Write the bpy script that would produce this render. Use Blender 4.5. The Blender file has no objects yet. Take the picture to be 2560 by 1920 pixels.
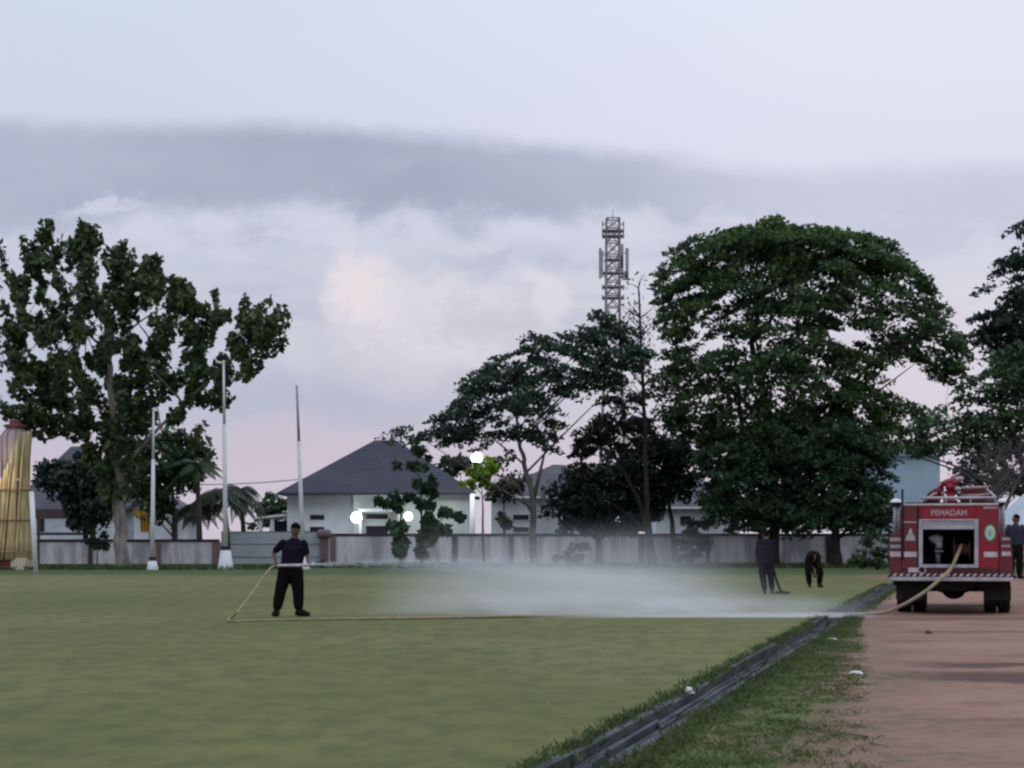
# Football field at dusk watered from a fire truck
import bpy, math, random
import numpy as np
from mathutils import Vector, Matrix
R = math.radians
random.seed(7)
sc = bpy.context.scene
col = sc.collection
# ---------------------------------------------------------------- camera, sky, sun, exposure
F = 4400.0            # focal length in photo pixels (photo 2560 wide)
CAMH, HOR = 1.35, 1362.0
cam = bpy.data.objects.new('camera', bpy.data.cameras.new('camera')); col.objects.link(cam)
cam.data.sensor_width = 36; cam.data.lens = F / 2560 * 36
cam.data.shift_y = (HOR - 960) / 2560
cam.location = (0, 0, CAMH); cam.rotation_euler = (R(90), 0, 0)
cam.data.clip_end = 6000; cam.data.clip_start = 0.1
sc.camera = cam
sc.render.engine = 'CYCLES'
sc.cycles.filter_width = 2.4
sc.cycles.volume_bounces = 2
sc.cycles.volume_step_rate = 1.0
sc.cycles.max_bounces = 8
sc.view_settings.view_transform = 'Standard'; sc.view_settings.look = 'None'
sc.view_settings.exposure = 0.0; sc.view_settings.gamma = 1

def lin(c):
    return tuple(((v/255)/12.92 if v/255 <= .04045 else ((v/255+.055)/1.055)**2.4) for v in c)

class E:                                  # tiny shader-math expression helper
    nt = None
    def __init__(s, sock): s.s = sock
    @staticmethod
    def m(op, *a):
        n = E.nt.nodes.new('ShaderNodeMath'); n.operation = op
        for i, x in enumerate(a):
            if isinstance(x, E): E.nt.links.new(x.s, n.inputs[i])
            else: n.inputs[i].default_value = x
        return E(n.outputs[0])
    def __add__(a, b): return E.m('ADD', a, b)
    __radd__ = __add__
    def __sub__(a, b): return E.m('SUBTRACT', a, b)
    def __rsub__(a, b): return E.m('SUBTRACT', b, a)
    def __mul__(a, b): return E.m('MULTIPLY', a, b)
    __rmul__ = __mul__
    def __truediv__(a, b): return E.m('DIVIDE', a, b)
def smooth(x, a, b):                      # smoothstep a..b (also a > b)
    n = E.nt.nodes.new('ShaderNodeMapRange'); n.interpolation_type = 'SMOOTHSTEP'
    lo, hi = (0, 1) if a < b else (1, 0)
    E.nt.links.new(x.s, n.inputs[0]); n.inputs[1].default_value = min(a, b); n.inputs[2].default_value = max(a, b)
    n.inputs[3].default_value = lo; n.inputs[4].default_value = hi
    return E(n.outputs[0])
def vec(x, y, z):
    n = E.nt.nodes.new('ShaderNodeCombineXYZ')
    for i, v in enumerate((x, y, z)):
        if isinstance(v, E): E.nt.links.new(v.s, n.inputs[i])
        else: n.inputs[i].default_value = v
    return n.outputs[0]
def noise(v, scale, detail=4, rough=.55, dist=0):
    n = E.nt.nodes.new('ShaderNodeTexNoise'); n.inputs['Scale'].default_value = scale
    n.inputs['Detail'].default_value = detail; n.inputs['Roughness'].default_value = rough
    n.inputs['Distortion'].default_value = dist
    E.nt.links.new(v, n.inputs['Vector']); return E(n.outputs['Fac'])
def mixc(fac, a, b):
    n = E.nt.nodes.new('ShaderNodeMix'); n.data_type = 'RGBA'; n.clamp_factor = True
    for inp, v in ((n.inputs[0], fac), (n.inputs[6], a), (n.inputs[7], b)):
        if isinstance(v, E): E.nt.links.new(v.s, inp)
        elif isinstance(v, bpy.types.NodeSocket): E.nt.links.new(v, inp)
        elif isinstance(v, (int, float)): inp.default_value = v
        else: inp.default_value = (*v[:3], 1)
    return n.outputs[2]
def ramp(fac, stops, interp='LINEAR'):
    n = E.nt.nodes.new('ShaderNodeValToRGB'); cr = n.color_ramp; cr.interpolation = interp
    while len(cr.elements) < len(stops): cr.elements.new(.5)
    for e, (p, c) in zip(cr.elements, stops): e.position = p; e.color = (*c, 1)
    E.nt.links.new(fac.s, n.inputs[0]); return n.outputs[0]

world = bpy.data.worlds.new('World'); sc.world = world; world.use_nodes = True
nt = world.node_tree; nt.nodes.clear(); E.nt = nt
tc = nt.nodes.new('ShaderNodeTexCoord'); sep = nt.nodes.new('ShaderNodeSeparateXYZ')
nt.links.new(tc.outputs['Generated'], sep.inputs[0])
dx, dy, dz = (E(sep.outputs[i]) for i in range(3))
az = E.m('ARCTAN2', dx, dy); el = E.m('ARCSINE', dz)
u = az * 4.4 + 1.28                        # azimuth and elevation in handy units (view spans 0..2.56)
v = 1.362 - el * 4.4
p0 = vec(u, v, 0.0)
nw = noise(vec(u * 1.0, v * 2.4, 3.1), 2.2, 5, .55)         # stretched wisps
nb = noise(vec(u * 1.0, v * 1.3, 7.7), 4.5, 6, .55, .2)     # cumulus
ns = noise(vec(u * .6, v * 3.5, 1.7), 3.0, 5, .6)
nd = noise(vec(u * 1.0, v * 1.2, 5.2), 13.0, 5, .6); uu = u + (nb - .5) * .20 + (nd - .5) * .06; vv = v + (nb - .5) * .20 + (nd - .5) * .06
v2 = v + (nw - .5) * .10
def blob(cu, cv, ru, rv, a=1, b=0):
    du = (uu - cu) / ru; dv = (vv - cv) / rv
    return smooth(E.m('SQRT', du*du + dv*dv), 1.0, b if b else .0)
vn = (v2 + .4) / 2.0                       # ramp position: v=-.4 -> 0, v=1.6 -> 1
P = lambda q: (q + .4) / 2.0
left = ramp(vn, [(P(-.3), lin((200,212,234))), (P(.05), lin((207,217,236))), (P(.33), lin((206,212,230))), (P(.62), lin((198,203,218))),
                 (P(.85), lin((192,196,212))), (P(1.02), lin((184,188,207))), (P(1.15), lin((198,188,204))), (P(1.3), lin((203,193,207)))])
right = ramp(vn, [(P(-.3), lin((222,228,243))), (P(.05), lin((226,230,244))), (P(.4), lin((222,223,238))), (P(.62), lin((210,212,226))),
                  (P(.8), lin((216,212,223))), (P(1.02), lin((214,206,217))), (P(1.15), lin((209,198,211))), (P(1.3), lin((206,198,211)))])
sky = mixc(smooth(u + (nw-.5)*.3, .1, 2.3), left, right)
# long grey cloud bank
top = .335 + smooth(u, .95, 2.3) * .11 - smooth(u, -.3, .8)*.0
bot = .625 - smooth(u, .0, .45)*.05 + smooth(u, 1.4, 2.4) * .12
bank = smooth(v + (nw-.5)*.07 + (nd-.5)*.03 - top, -.015, .055) * smooth(vv - bot, .03, -.07)
bank = bank * (.80 + smooth(nw, .35, .68) * .2) * (1.0 - smooth(u, 1.45, 2.3) * .35)
bankc = mixc(smooth(u, 1.1, 2.1), mixc(smooth(u, .0, .7), lin((170,178,199)), lin((162,170,191))), lin((188,192,209)))
sky = mixc(bank * .95, sky, bankc)
dk = blob(1.05, .49, .40, .10); sky = mixc(dk * .40, sky, lin((152,156,182)))
# second soft grey layers
sky = mixc(smooth(ns, .48, .72) * smooth(v, .5, .6) * smooth(v, .95, .75) * .55, sky, lin((176,178,198)))
sky = mixc(blob(1.30, .66, .40, .06) * .6, sky, lin((176,178,198)))
sky = mixc(blob(.80, .99, .60, .12) * .55, sky, lin((176,178,199)))
sky = mixc(blob(1.15, 1.02, .45, .11) * .35, sky, lin((178,180,200)))
# pale torn edge below the bank
sky = mixc(smooth(nd*.4 + nb*.6, .48, .60) * smooth(v, .5, .6) * smooth(v, .72, .6) * .55, sky, lin((212,212,228)))
sky = mixc(blob(.26, .545, .20, .022) * .9, sky, lin((208,209,226)))
sky = mixc(blob(1.75, .57, .5, .04) * .45, sky, lin((218,216,230)))
# pink cumulus heads
for cu, cv, ru, rv, a in ((.93,.74,.10,.09,.6),(.93, .77, .13, .16, .9), (.88,.83,.10,.12,.5), (1.10, .80, .20, .15, .55), (1.22, .84, .18, .16, .4), (1.385, .765, .075, .075, .7), (1.02, .92, .22, .10, .4), (.76,.86,.10,.1,.3)):
    sky = mixc(blob(cu, cv, ru, rv, 1, .45) * a * (.45 + smooth(nb, .35, .6)*.6), sky, lin((226,219,226)))
sky = mixc(blob(1.05,.84,.34,.20,1,.5) * smooth(nd*.5+nb*.5, .56, .44) * .35, sky, lin((190,190,206)))
sky = mixc(blob(.92, .755, .085, .075, 1, .2) * .6, sky, lin((234,223,225)))
sky = mixc(blob(.70, 1.12, .40, .10) * .5, sky, lin((202,188,203)))
nish = nt.nodes.new('ShaderNodeTexSky'); nish.sky_type = 'NISHITA'; nish.sun_disc = False
SUN_EL, SUN_AZ = 38, 215                    # sun low behind and to the left of the photographer
nish.sun_elevation = R(SUN_EL); nish.sun_rotation = R(SUN_AZ)
nm = nt.nodes.new('ShaderNodeMix'); nm.data_type = 'RGBA'; nm.blend_type = 'ADD'; nm.inputs[0].default_value = .004
nt.links.new(sky, nm.inputs[6]); nt.links.new(nish.outputs[0], nm.inputs[7])
# overhead sky brightened to light the ground; behind the camera it is dimmed
bg = nt.nodes.new('ShaderNodeBackground')
nt.links.new(nm.outputs[2], bg.inputs[0])
k = (.99 + smooth(el, .35, .9) * 0.75) * (1.0 - smooth(dy, .1, -.5) * .18)
nt.links.new(k.s, bg.inputs[1])
wo = nt.nodes.new('ShaderNodeOutputWorld'); nt.links.new(bg.outputs[0], wo.inputs[0])

sl = bpy.data.lights.new('sun', 'SUN'); sl.energy = .3; sl.angle = R(25); sl.color = (1, .93, .88)
sun = bpy.data.objects.new('sun', sl); col.objects.link(sun)
sd = Vector((math.sin(R(SUN_AZ))*math.cos(R(SUN_EL)), math.cos(R(SUN_AZ))*math.cos(R(SUN_EL)), math.sin(R(SUN_EL))))
sun.rotation_euler = sd.to_track_quat('Z', 'Y').to_euler()

# ---------------------------------------------------------------- helpers
def W(px, py, s):                          # photo pixel + scale (px per metre) -> world point
    return Vector(((px-1280)/s, F/s, CAMH + (HOR-py)/s))
def G(px, s): return Vector(((px-1280)/s, F/s, 0))

def mat(name, c, rough=.8, c2=None, sc1=3., detail=5, bump=0, bscale=20, metal=0, spec=.3, stretch=(1,1,1), lo=.35, hi=.65, emit=None, trans=0, c3=None, sc3=.3):
    m = bpy.data.materials.new(name); m.use_nodes = True
    t = m.node_tree; E.nt = t
    b = t.nodes['Principled BSDF']; b.inputs['Roughness'].default_value = rough
    b.inputs['Metallic'].default_value = metal; b.inputs['Specular IOR Level'].default_value = spec
    co = t.nodes.new('ShaderNodeTexCoord'); mp = t.nodes.new('ShaderNodeMapping')
    t.links.new(co.outputs['Object'], mp.inputs[0]); mp.inputs['Scale'].default_value = stretch
    v_ = mp.outputs[0]
    if c2 is None: c2 = tuple(x*.75 for x in c)
    out = mixc(smooth(noise(v_, sc1, detail), lo, hi), c, c2)
    if c3 is not None: out = mixc(smooth(noise(v_, sc3, 4), .42, .62), out, c3)
    t.links.new(out, b.inputs['Base Color'])
    if bump:
        bn = t.nodes.new('ShaderNodeBump'); bn.inputs['Strength'].default_value = bump
        t.links.new(noise(v_, bscale, 4).s, bn.inputs['Height']); t.links.new(bn.outputs[0], b.inputs['Normal'])
    if emit:
        b.inputs['Emission Color'].default_value = (*emit[0], 1); b.inputs['Emission Strength'].default_value = emit[1]
    if trans:
        tr = t.nodes.new('ShaderNodeBsdfTranslucent'); t.links.new(out, tr.inputs[0])
        ms = t.nodes.new('ShaderNodeMixShader'); ms.inputs[0].default_value = trans
        t.links.new(b.outputs[0], ms.inputs[1]); t.links.new(tr.outputs[0], ms.inputs[2])
        t.links.new(ms.outputs[0], t.nodes['Material Output'].inputs[0])
    return m

def tag(o, label=None, cat=None, group=None, kind=None):
    if label: o['label'] = label
    if cat: o['category'] = cat
    if group: o['group'] = group
    if kind: o['kind'] = kind
    return o
def thing(name, label, cat, loc=(0,0,0), rz=0, group=None):
    o = bpy.data.objects.new(name, None); col.objects.link(o)
    o.location = loc; o.rotation_euler = (0, 0, rz); o.empty_display_size = .2
    return tag(o, label, cat, group)
def copy_tree(o, parent=None):
    c = o.copy(); col.objects.link(c); c.parent = parent
    for ch in list(o.children): copy_tree(ch, c)
    return c

class MB:
    def __init__(s): s.v = []; s.f = []
    def add(s, vs, fs):
        n = len(s.v); s.v += [tuple(x) for x in vs]; s.f += [tuple(i+n for i in f) for f in fs]; return s
    def box(s, x0, x1, y0, y1, z0, z1):
        return s.add([(x0,y0,z0),(x1,y0,z0),(x1,y1,z0),(x0,y1,z0),(x0,y0,z1),(x1,y0,z1),(x1,y1,z1),(x0,y1,z1)],
              [(0,3,2,1),(4,5,6,7),(0,1,5,4),(1,2,6,5),(2,3,7,6),(3,0,4,7)])
    def tube(s, pts, rad, n=8, caps=True):
        pts = [Vector(p) for p in pts]
        if not hasattr(rad, '__len__'): rad = [rad]*len(pts)
        vs = []; up = None
        for i, p in enumerate(pts):
            d = (pts[min(i+1,len(pts)-1)] - pts[max(i-1,0)])
            d = d.normalized() if d.length > 1e-9 else Vector((0,0,1))
            if up is None:
                up = Vector((1,0,0)) if abs(d.x) < .8 else Vector((0,1,0))
            a = (up - d*up.dot(d)).normalized(); up = a; b = d.cross(a)
            for k_ in range(n):
                t = 2*math.pi*k_/n; vs.append(p + (a*math.cos(t) + b*math.sin(t))*rad[i])
        fs = [(i*n+k_, i*n+(k_+1)%n, (i+1)*n+(k_+1)%n, (i+1)*n+k_) for i in range(len(pts)-1) for k_ in range(n)]
        if caps: fs += [tuple(reversed(range(n))), tuple(range((len(pts)-1)*n, len(pts)*n))]
        return s.add(vs, fs)
    def ell(s, c, r, n=12, m_=8, rot=None):
        c = Vector(c); vs = [];
        for j in range(1, m_):
            ph = math.pi*j/m_
            for i in range(n):
                t = 2*math.pi*i/n
                q = Vector((r[0]*math.sin(ph)*math.cos(t), r[1]*math.sin(ph)*math.sin(t), r[2]*math.cos(ph)))
                vs.append(c + (rot @ q if rot else q))
        e = Vector((0,0,r[2])); e = rot @ e if rot else e
        vs += [c+e, c-e]; T = len(vs)-2; B = T+1
        fs = [(j*n+i, (j+1)*n+i, (j+1)*n+(i+1)%n, j*n+(i+1)%n) for j in range(m_-2) for i in range(n)]
        fs += [(T, i, (i+1)%n) for i in range(n)] + [(B, (m_-2)*n+(i+1)%n, (m_-2)*n+i) for i in range(n)]
        return s.add(vs, fs)
    def prism(s, poly, y0, y1):            # polygon in x,z extruded along y
        n = len(poly)
        vs = [(x, y0, z) for x, z in poly] + [(x, y1, z) for x, z in poly]
        return s.add(vs, [tuple(range(n)), tuple(reversed(range(n, 2*n)))] + [(i, i+n, (i+1)%n+n, (i+1)%n) for i in range(n)])
    def lathe(s, prof, c=(0,0,0), n=16):   # (r, z) about z
        vs = [(c[0]+r*math.cos(2*math.pi*k_/n), c[1]+r*math.sin(2*math.pi*k_/n), c[2]+z) for r, z in prof for k_ in range(n)]
        fs = [(i*n+k_, i*n+(k_+1)%n, (i+1)*n+(k_+1)%n, (i+1)*n+k_) for i in range(len(prof)-1) for k_ in range(n)]
        fs += [tuple(reversed(range(n))), tuple(range((len(prof)-1)*n, len(prof)*n))]
        return s.add(vs, fs)
    def lathex(s, prof, c, n=24):          # (r, x) about x axis
        vs = [(c[0]+x, c[1]+r*math.cos(2*math.pi*k_/n), c[2]+r*math.sin(2*math.pi*k_/n)) for r, x in prof for k_ in range(n)]
        fs = [(i*n+k_, i*n+(k_+1)%n, (i+1)*n+(k_+1)%n, (i+1)*n+k_) for i in range(len(prof)-1) for k_ in range(n)]
        fs += [tuple(reversed(range(n))), tuple(range((len(prof)-1)*n, len(prof)*n))]
        return s.add(vs, fs)
    def build(s, name, m, parent=None, smooth_=False, bevel=0, loc=None):
        me = bpy.data.meshes.new(name); me.from_pydata(s.v, [], s.f); me.update()
        if m: me.materials.append(m)
        if smooth_: me.polygons.foreach_set('use_smooth', [True]*len(me.polygons))
        o = bpy.data.objects.new(name, me); col.objects.link(o); o.parent = parent
        if loc: o.location = loc
        if bevel:
            b = o.modifiers.new('bevel', 'BEVEL'); b.width = bevel; b.segments = 2; b.limit_method = 'ANGLE'; b.angle_limit = R(40)
        return o
def quads(name, V, n4, m, parent=None):     # V (N*n4, 3) numpy
    me = bpy.data.meshes.new(name); N = len(V)//n4
    me.vertices.add(len(V)); me.vertices.foreach_set('co', V.astype(np.float32).ravel())
    me.loops.add(len(V)); me.loops.foreach_set('vertex_index', np.arange(len(V), dtype=np.int32))
    me.polygons.add(N); me.polygons.foreach_set('loop_start', np.arange(0, len(V), n4, dtype=np.int32))
    me.update(calc_edges=True); me.materials.append(m)
    o = bpy.data.objects.new(name, me); col.objects.link(o); o.parent = parent
    return o
def merge_islands(mb, voxel, sm=4):         # union of closed shells -> one continuous surface
    me = bpy.data.meshes.new('tmp'); me.from_pydata(mb.v, [], mb.f)
    o = bpy.data.objects.new('tmp', me); col.objects.link(o)
    r = o.modifiers.new('r', 'REMESH'); r.mode = 'VOXEL'; r.voxel_size = voxel; r.use_smooth_shade = True
    if sm:
        q = o.modifiers.new('s', 'SMOOTH'); q.iterations = sm; q.factor = .5
    dg = bpy.context.evaluated_depsgraph_get()
    out = bpy.data.meshes.new_from_object(o.evaluated_get(dg))
    bpy.data.objects.remove(o); bpy.data.meshes.remove(me)
    return out
def link_mesh(name, me, m, parent):
    me.name = name; me.materials.clear(); me.materials.append(m)
    o = bpy.data.objects.new(name, me); col.objects.link(o); o.parent = parent
    return o

# ---------------------------------------------------------------- foliage
def leaf_mat(name, c, c2, trans=.2, rough=.55):
    m = mat(name, c, rough, c2, 1.1, 5, trans=trans, lo=.38, hi=.62, spec=.25)
    t = m.node_tree; E.nt = t
    g = t.nodes.new('ShaderNodeNewGeometry'); hs = t.nodes.new('ShaderNodeHueSaturation')
    mr = t.nodes.new('ShaderNodeMapRange'); t.links.new(g.outputs['Random Per Island'], mr.inputs[0])
    mr.inputs[3].default_value = .55; mr.inputs[4].default_value = 1.5
    bs = t.nodes['Principled BSDF'].inputs['Base Color']; src = bs.links[0].from_socket
    t.links.new(mr.outputs[0], hs.inputs['Value']); t.links.new(src, hs.inputs['Color'])
    t.links.new(hs.outputs[0], bs)
    for n in t.nodes:
        if n.type == 'BSDF_TRANSLUCENT': t.links.new(hs.outputs[0], n.inputs[0])
    return m
def leaf_quads(C, size, rng, droop=0., aspect=.45, flat=0.):
    N = len(C)
    d = rng.normal(size=(N, 3)); d[:, 2] = d[:, 2]*(1-flat) - droop; d /= np.linalg.norm(d, axis=1)[:, None]
    r = rng.normal(size=(N, 3)); r[:, 2] *= (1-flat); sd_ = np.cross(d, r); sd_ /= np.linalg.norm(sd_, axis=1)[:, None] + 1e-9
    if flat: sd_[:, 2] *= (1-flat)
    L = (size*rng.uniform(.6, 1.35, N))[:, None]
    a = C - d*L*.5; b = C + d*L*.5; m1 = C + sd_*L*aspect*.5; m2 = C - sd_*L*aspect*.5
    return np.stack([a, m1, b, m2], 1).reshape(-1, 3)
def crown_points(blobs, s, Y0, style, dens, rng, depth=1.0, centre=None):
    """blobs in photo pixels -> clump centres in world metres (N,3) and radius vectors"""
    pts = []
    for b in blobs:
        if isinstance(b, dict):             # crown outline; real depth grows away from the rim
            P_ = np.array(b['poly'], float); A_, B_ = P_, np.roll(P_, -1, 0)
            lo_, hi_ = P_.min(0), P_.max(0); ar = .5*abs(np.sum(A_[:, 0]*B_[:, 1] - B_[:, 0]*A_[:, 1]))/s**2
            need = int(ar*b['d']*dens); got = []
            while len(got) < need:
                q = rng.uniform(lo_, hi_); ins = False
                for (x1, y1), (x2, y2) in zip(A_, B_):
                    if (y1 > q[1]) != (y2 > q[1]) and q[0] < (x2-x1)*(q[1]-y1)/(y2-y1) + x1: ins = not ins
                if not ins: continue
                if any(((q[0]-h[0])/h[2])**2 + ((q[1]-h[1])/h[3])**2 < 1 and rng.uniform() > h[4] for h in b.get('holes', ())): continue
                tt = np.clip(((q-A_)*(B_-A_)).sum(1)/((B_-A_)**2).sum(1), 0, 1)
                ed_ = np.min(np.linalg.norm(A_ + (B_-A_)*tt[:, None] - q, axis=1))/s
                got.append(((q[0]-1280)/s, Y0 + rng.uniform(-1, 1)*depth*(.4 + 1.5*ed_**.7), CAMH + (HOR-q[1])/s))
            pts.append(np.array(got)); continue
        px, py, rx, ry = b[:4]; k_ = b[4] if len(b) > 4 else 1.0
        cx, cz = (px-1280)/s, CAMH + (HOR-py)/s; RX, RZ = rx/s, ry/s
        RY = max(RX, RZ*.8)*depth
        n = max(3, int(dens*k_*(RX*RZ*1.6 + RX*RY*.6)))
        q = rng.normal(size=(n, 3)); q /= np.linalg.norm(q, axis=1)[:, None]
        q *= (rng.uniform(0.0, 1, n)**.45)[:, None]
        pts.append(np.array([cx, Y0, cz]) + q*np.array([RX, RY, RZ]))
    return np.concatenate(pts)
def foliage(blobs, s, style, dens, leaves, leaf, rng, depth=1., droop=.3, centre=None, cr=None, aspect=.45):
    Y0 = F/s
    C = crown_points(blobs, s, Y0, style, dens, rng, depth)
    N = len(C)
    if centre is None: ctr = C.mean(0)
    else: ctr = np.array([(centre[0]-1280)/s, Y0, CAMH+(HOR-centre[1])/s])
    if cr is None: cr = {'knob': (.42, .42, .85), 'flat': (.95, .95, .22), 'round': (.6, .6, .5), 'sparse': (.5, .5, .4)}[style]
    q = rng.normal(size=(N, leaves, 3)); q /= np.linalg.norm(q, axis=2)[:, :, None]
    q *= (rng.uniform(0, 1, (N, leaves))**.4)[:, :, None]
    q *= (rng.uniform(.7, 1.3, (N, 1, 1)))
    q = q*np.array(cr)
    if style == 'knob':                     # elongate outwards from the crown centre
        ax = C - ctr; ax /= np.linalg.norm(ax, axis=1)[:, None]; ax[:, 2] += .75; ax /= np.linalg.norm(ax, axis=1)[:, None]
        x = np.cross(ax, [0, 1, .2]); x /= np.linalg.norm(x, axis=1)[:, None]; y = np.cross(ax, x)
        q = q[:, :, 0:1]*x[:, None] + q[:, :, 1:2]*y[:, None] + q[:, :, 2:3]*ax[:, None]
    elif style == 'flat':
        ax = C - ctr; t = ax[:, :2]/(np.linalg.norm(ax[:, :2], axis=1)[:, None]+1e-6)
        q[:, :, 2] -= (q[:, :, 0]*t[:, None, 0] + q[:, :, 1]*t[:, None, 1])*.35
    L = (C[:, None] + q).reshape(-1, 3)
    return C, leaf_quads(L, leaf, rng, droop, aspect, .2 if style == 'flat' else 0)
def tree(name, label, s, base, trunk, blobs, m_leaf, m_bark, style='round', dens=2., leaves=26, leaf=.3, r0=.25, cat='tree',
         group=None, seed=1, depth=1., droop=.3, limbs=18, twigs=60, centre=None, cr=None, aspect=.45, extra=()):
    rng = np.random.default_rng(seed); rnd = random.Random(seed)
    b = G(base, s); t = thing(name, label, cat, b, 0, group)
    if style == 'flat': leaves = int(leaves*1.7); leaf *= 1.28; aspect = .55
    if style == 'knob': dens *= 1.35; leaf *= 1.15
    if style == 'round': leaves = int(leaves*1.6); leaf *= 1.3; aspect = max(aspect, .6)
    C, V = foliage(blobs, s, style, dens, leaves, leaf, rng, depth, droop, centre, cr, aspect)
    quads('crown', V - np.array(b), 4, m_leaf, t)
    mb = MB(); tp = [W(x, y, s) - b for x, y in trunk]; tp[0].z = -.1
    # densify + wobble the trunk
    P_ = []; 
    for i in range(len(tp)-1):
        for j in range(4):
            f = j/4; q = tp[i].lerp(tp[i+1], f)
            if i+j: q += Vector((rnd.uniform(-1,1), rnd.uniform(-1,1), 0))*r0*.25
            P_.append(q)
    P_.append(tp[-1]); n = len(P_)
    mb.tube(P_, [r0*(1.25 if i == 0 else 1)*(1-.72*i/(n-1)) for i in range(n)], 9)
    Cn = [Vector(c) - b for c in C]; heads = []
    for x in extra: Q = [W(*p, s)-b for p in x[0]]; mb.tube(Q, [x[1]*(1-.88*i/(len(Q)-1)) for i in range(len(Q))], 7)
    step = max(1, len(Cn)//max(1, limbs))
    for c in rnd.sample(Cn, min(limbs, len(Cn))):
        cand = [k_ for k_ in range(n//3, n) if P_[k_].z < c.z - .1] or [n//3]
        i0 = min(cand, key=lambda k_: (P_[k_]-c).length*.6 + abs(P_[k_].z - (c.z - (c-P_[k_]).length*.7)))
        a = P_[i0]; mid = a.lerp(c, .5) + Vector((rnd.uniform(-.5,.5), rnd.uniform(-.5,.5), rnd.uniform(-.1,.7)))*(c-a).length*.18
        rr = r0*.38*(1-.5*i0/n); pts = []
        for j in range(7):
            f = j/6; q = a*(1-f)**2 + mid*2*f*(1-f) + c*f*f; pts.append(q)
        mb.tube(pts, [rr*(1-.8*j/6) for j in range(7)], 6); heads += [(p, rr*(1-.8*j/6)) for j, p in enumerate(pts) if j > 1]
    if heads:
        for c in rnd.sample(Cn, min(twigs, len(Cn))):
            h, hr = min(heads, key=lambda k_: (k_[0]-c).length)
            if (h-c).length < 4.5: mb.tube([h, h.lerp(c, .5)+Vector((0,0,.1)), c], [hr*.6, hr*.4, .012], 4, False)
    mb.build('trunk', m_bark, t, True)
    return t

# ---------------------------------------------------------------- ground, ditch, track
m_field = mat('short_grass', (.146,.146,.056), .95, (.110,.120,.042), .16, 6, bump=.4, bscale=9, spec=.1, stretch=(1,.55,1), c3=(.170,.162,.072), sc3=.07)
t_ = m_field.node_tree; E.nt = t_
_b = t_.nodes['Principled BSDF'].inputs['Base Color']; _s = _b.links[0].from_socket
_mp = [n for n in t_.nodes if n.type == 'MAPPING'][0].outputs[0]
_fine = noise(_mp, 2.6, 8, .7); _mid = noise(_mp, .55, 6, .65)
_c = mixc(smooth(_fine, .42, .62)*.6, _s, (.072,.088,.032))
_c = mixc(smooth(_mid, .48, .70)*.45, _c, (.080,.096,.035))
t_.links.new(_c, _b)
m_verge = mat('rough_grass', (.090,.130,.042), .95, (.065,.098,.032), 1.2, 7, bump=.6, bscale=14, spec=.1, c3=(.13,.105,.06), sc3=.7)
m_strip = mat('strip_grass', (.080,.108,.042), .95, (.058,.082,.034), .8, 6, bump=.4, bscale=8, spec=.1)
m_dirt = mat('red_dirt', (.262,.150,.106), .9, (.190,.106,.074), .9, 8, bump=.5, bscale=12, spec=.2, stretch=(.8,1.05,1), lo=.4, hi=.7, c3=(.275,.16,.125), sc3=.35)
E.nt = m_dirt.node_tree; t_ = m_dirt.node_tree
_b = t_.nodes['Principled BSDF'].inputs['Base Color']; _s = _b.links[0].from_socket
_mp = [n for n in t_.nodes if n.type == 'MAPPING'][0].outputs[0]
_n1 = noise(_mp, .55, 7, .6); _n2 = noise(_mp, 5.5, 6, .7)
_c = mixc(smooth(_n1, .54, .70)*.75, _s, (.105,.060,.046)); _c = mixc(smooth(_n2, .48, .68)*.55, _c, (.125,.072,.056))
_g = t_.nodes.new('ShaderNodeNewGeometry'); _sp = t_.nodes.new('ShaderNodeSeparateXYZ'); t_.links.new(_g.outputs['Position'], _sp.inputs[0])
X_, Y_ = E(_sp.outputs[0]), E(_sp.outputs[1])
for yc, w_, x0, a_ in ((17.9, 1.0, 2.9, 1.0), (19.9, .55, 4.4, 1.0), (27.2, .5, 5.5, .6), (32.0, 1.2, 6.3, .5), (13.2, .3, 2.6, .5)):
    dd = E.m('ABSOLUTE', Y_ + (_n1-.5)*3.0 - yc) / w_
    _c = mixc(smooth(dd, 1.0, .2) * smooth(X_ + (_n2-.5)*1.5, x0-.5, x0+.9) * a_ * (.9 + _n2*.5), _c, (.085,.048,.038))
_c = mixc(smooth(X_ - Y_*.200 + (_n1-.5)*3.0 + (_n2-.5)*1.2, .95, -.1)*.85, _c, mixc(smooth(_n2, .42, .62), (.21,.130,.095), (.105,.085,.050)))
t_.links.new(_c, _b)
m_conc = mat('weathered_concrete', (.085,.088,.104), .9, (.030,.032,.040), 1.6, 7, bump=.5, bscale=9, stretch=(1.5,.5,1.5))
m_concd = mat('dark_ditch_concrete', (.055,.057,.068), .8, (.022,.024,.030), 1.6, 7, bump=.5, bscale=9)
m_earth = mat('ditch_mud', (.06,.055,.05), .6, (.035,.035,.035), 2)
# bare dirt shows through the verge towards the track
E.nt = m_verge.node_tree; t_ = m_verge.node_tree
_b = t_.nodes['Principled BSDF'].inputs['Base Color']; _s = _b.links[0].from_socket
_mp = [n for n in t_.nodes if n.type == 'MAPPING'][0].outputs[0]
_sp = t_.nodes.new('ShaderNodeSeparateXYZ'); t_.links.new(_mp, _sp.inputs[0]); X_, Y_ = E(_sp.outputs[0]), E(_sp.outputs[1])
_n = noise(_mp, 1.3, 7, .62); _n2 = noise(_mp, 6.0, 6, .7)
_t = X_ - Y_*.200 + (_n-.5)*2.6 + (_n2-.5)*.9
_c = mixc(smooth(_n2, .45, .7)*.5, _s, (.042,.066,.022))
_c = mixc(smooth(_t, -.75, .05)*.95, _c, mixc(smooth(_n2, .4, .62), (.235,.142,.105), (.135,.085,.062)))
t_.links.new(_c, _b)
DS = .2544
dl = lambda y: DS*y - 2.277                 # x of the ditch centre line
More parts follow.
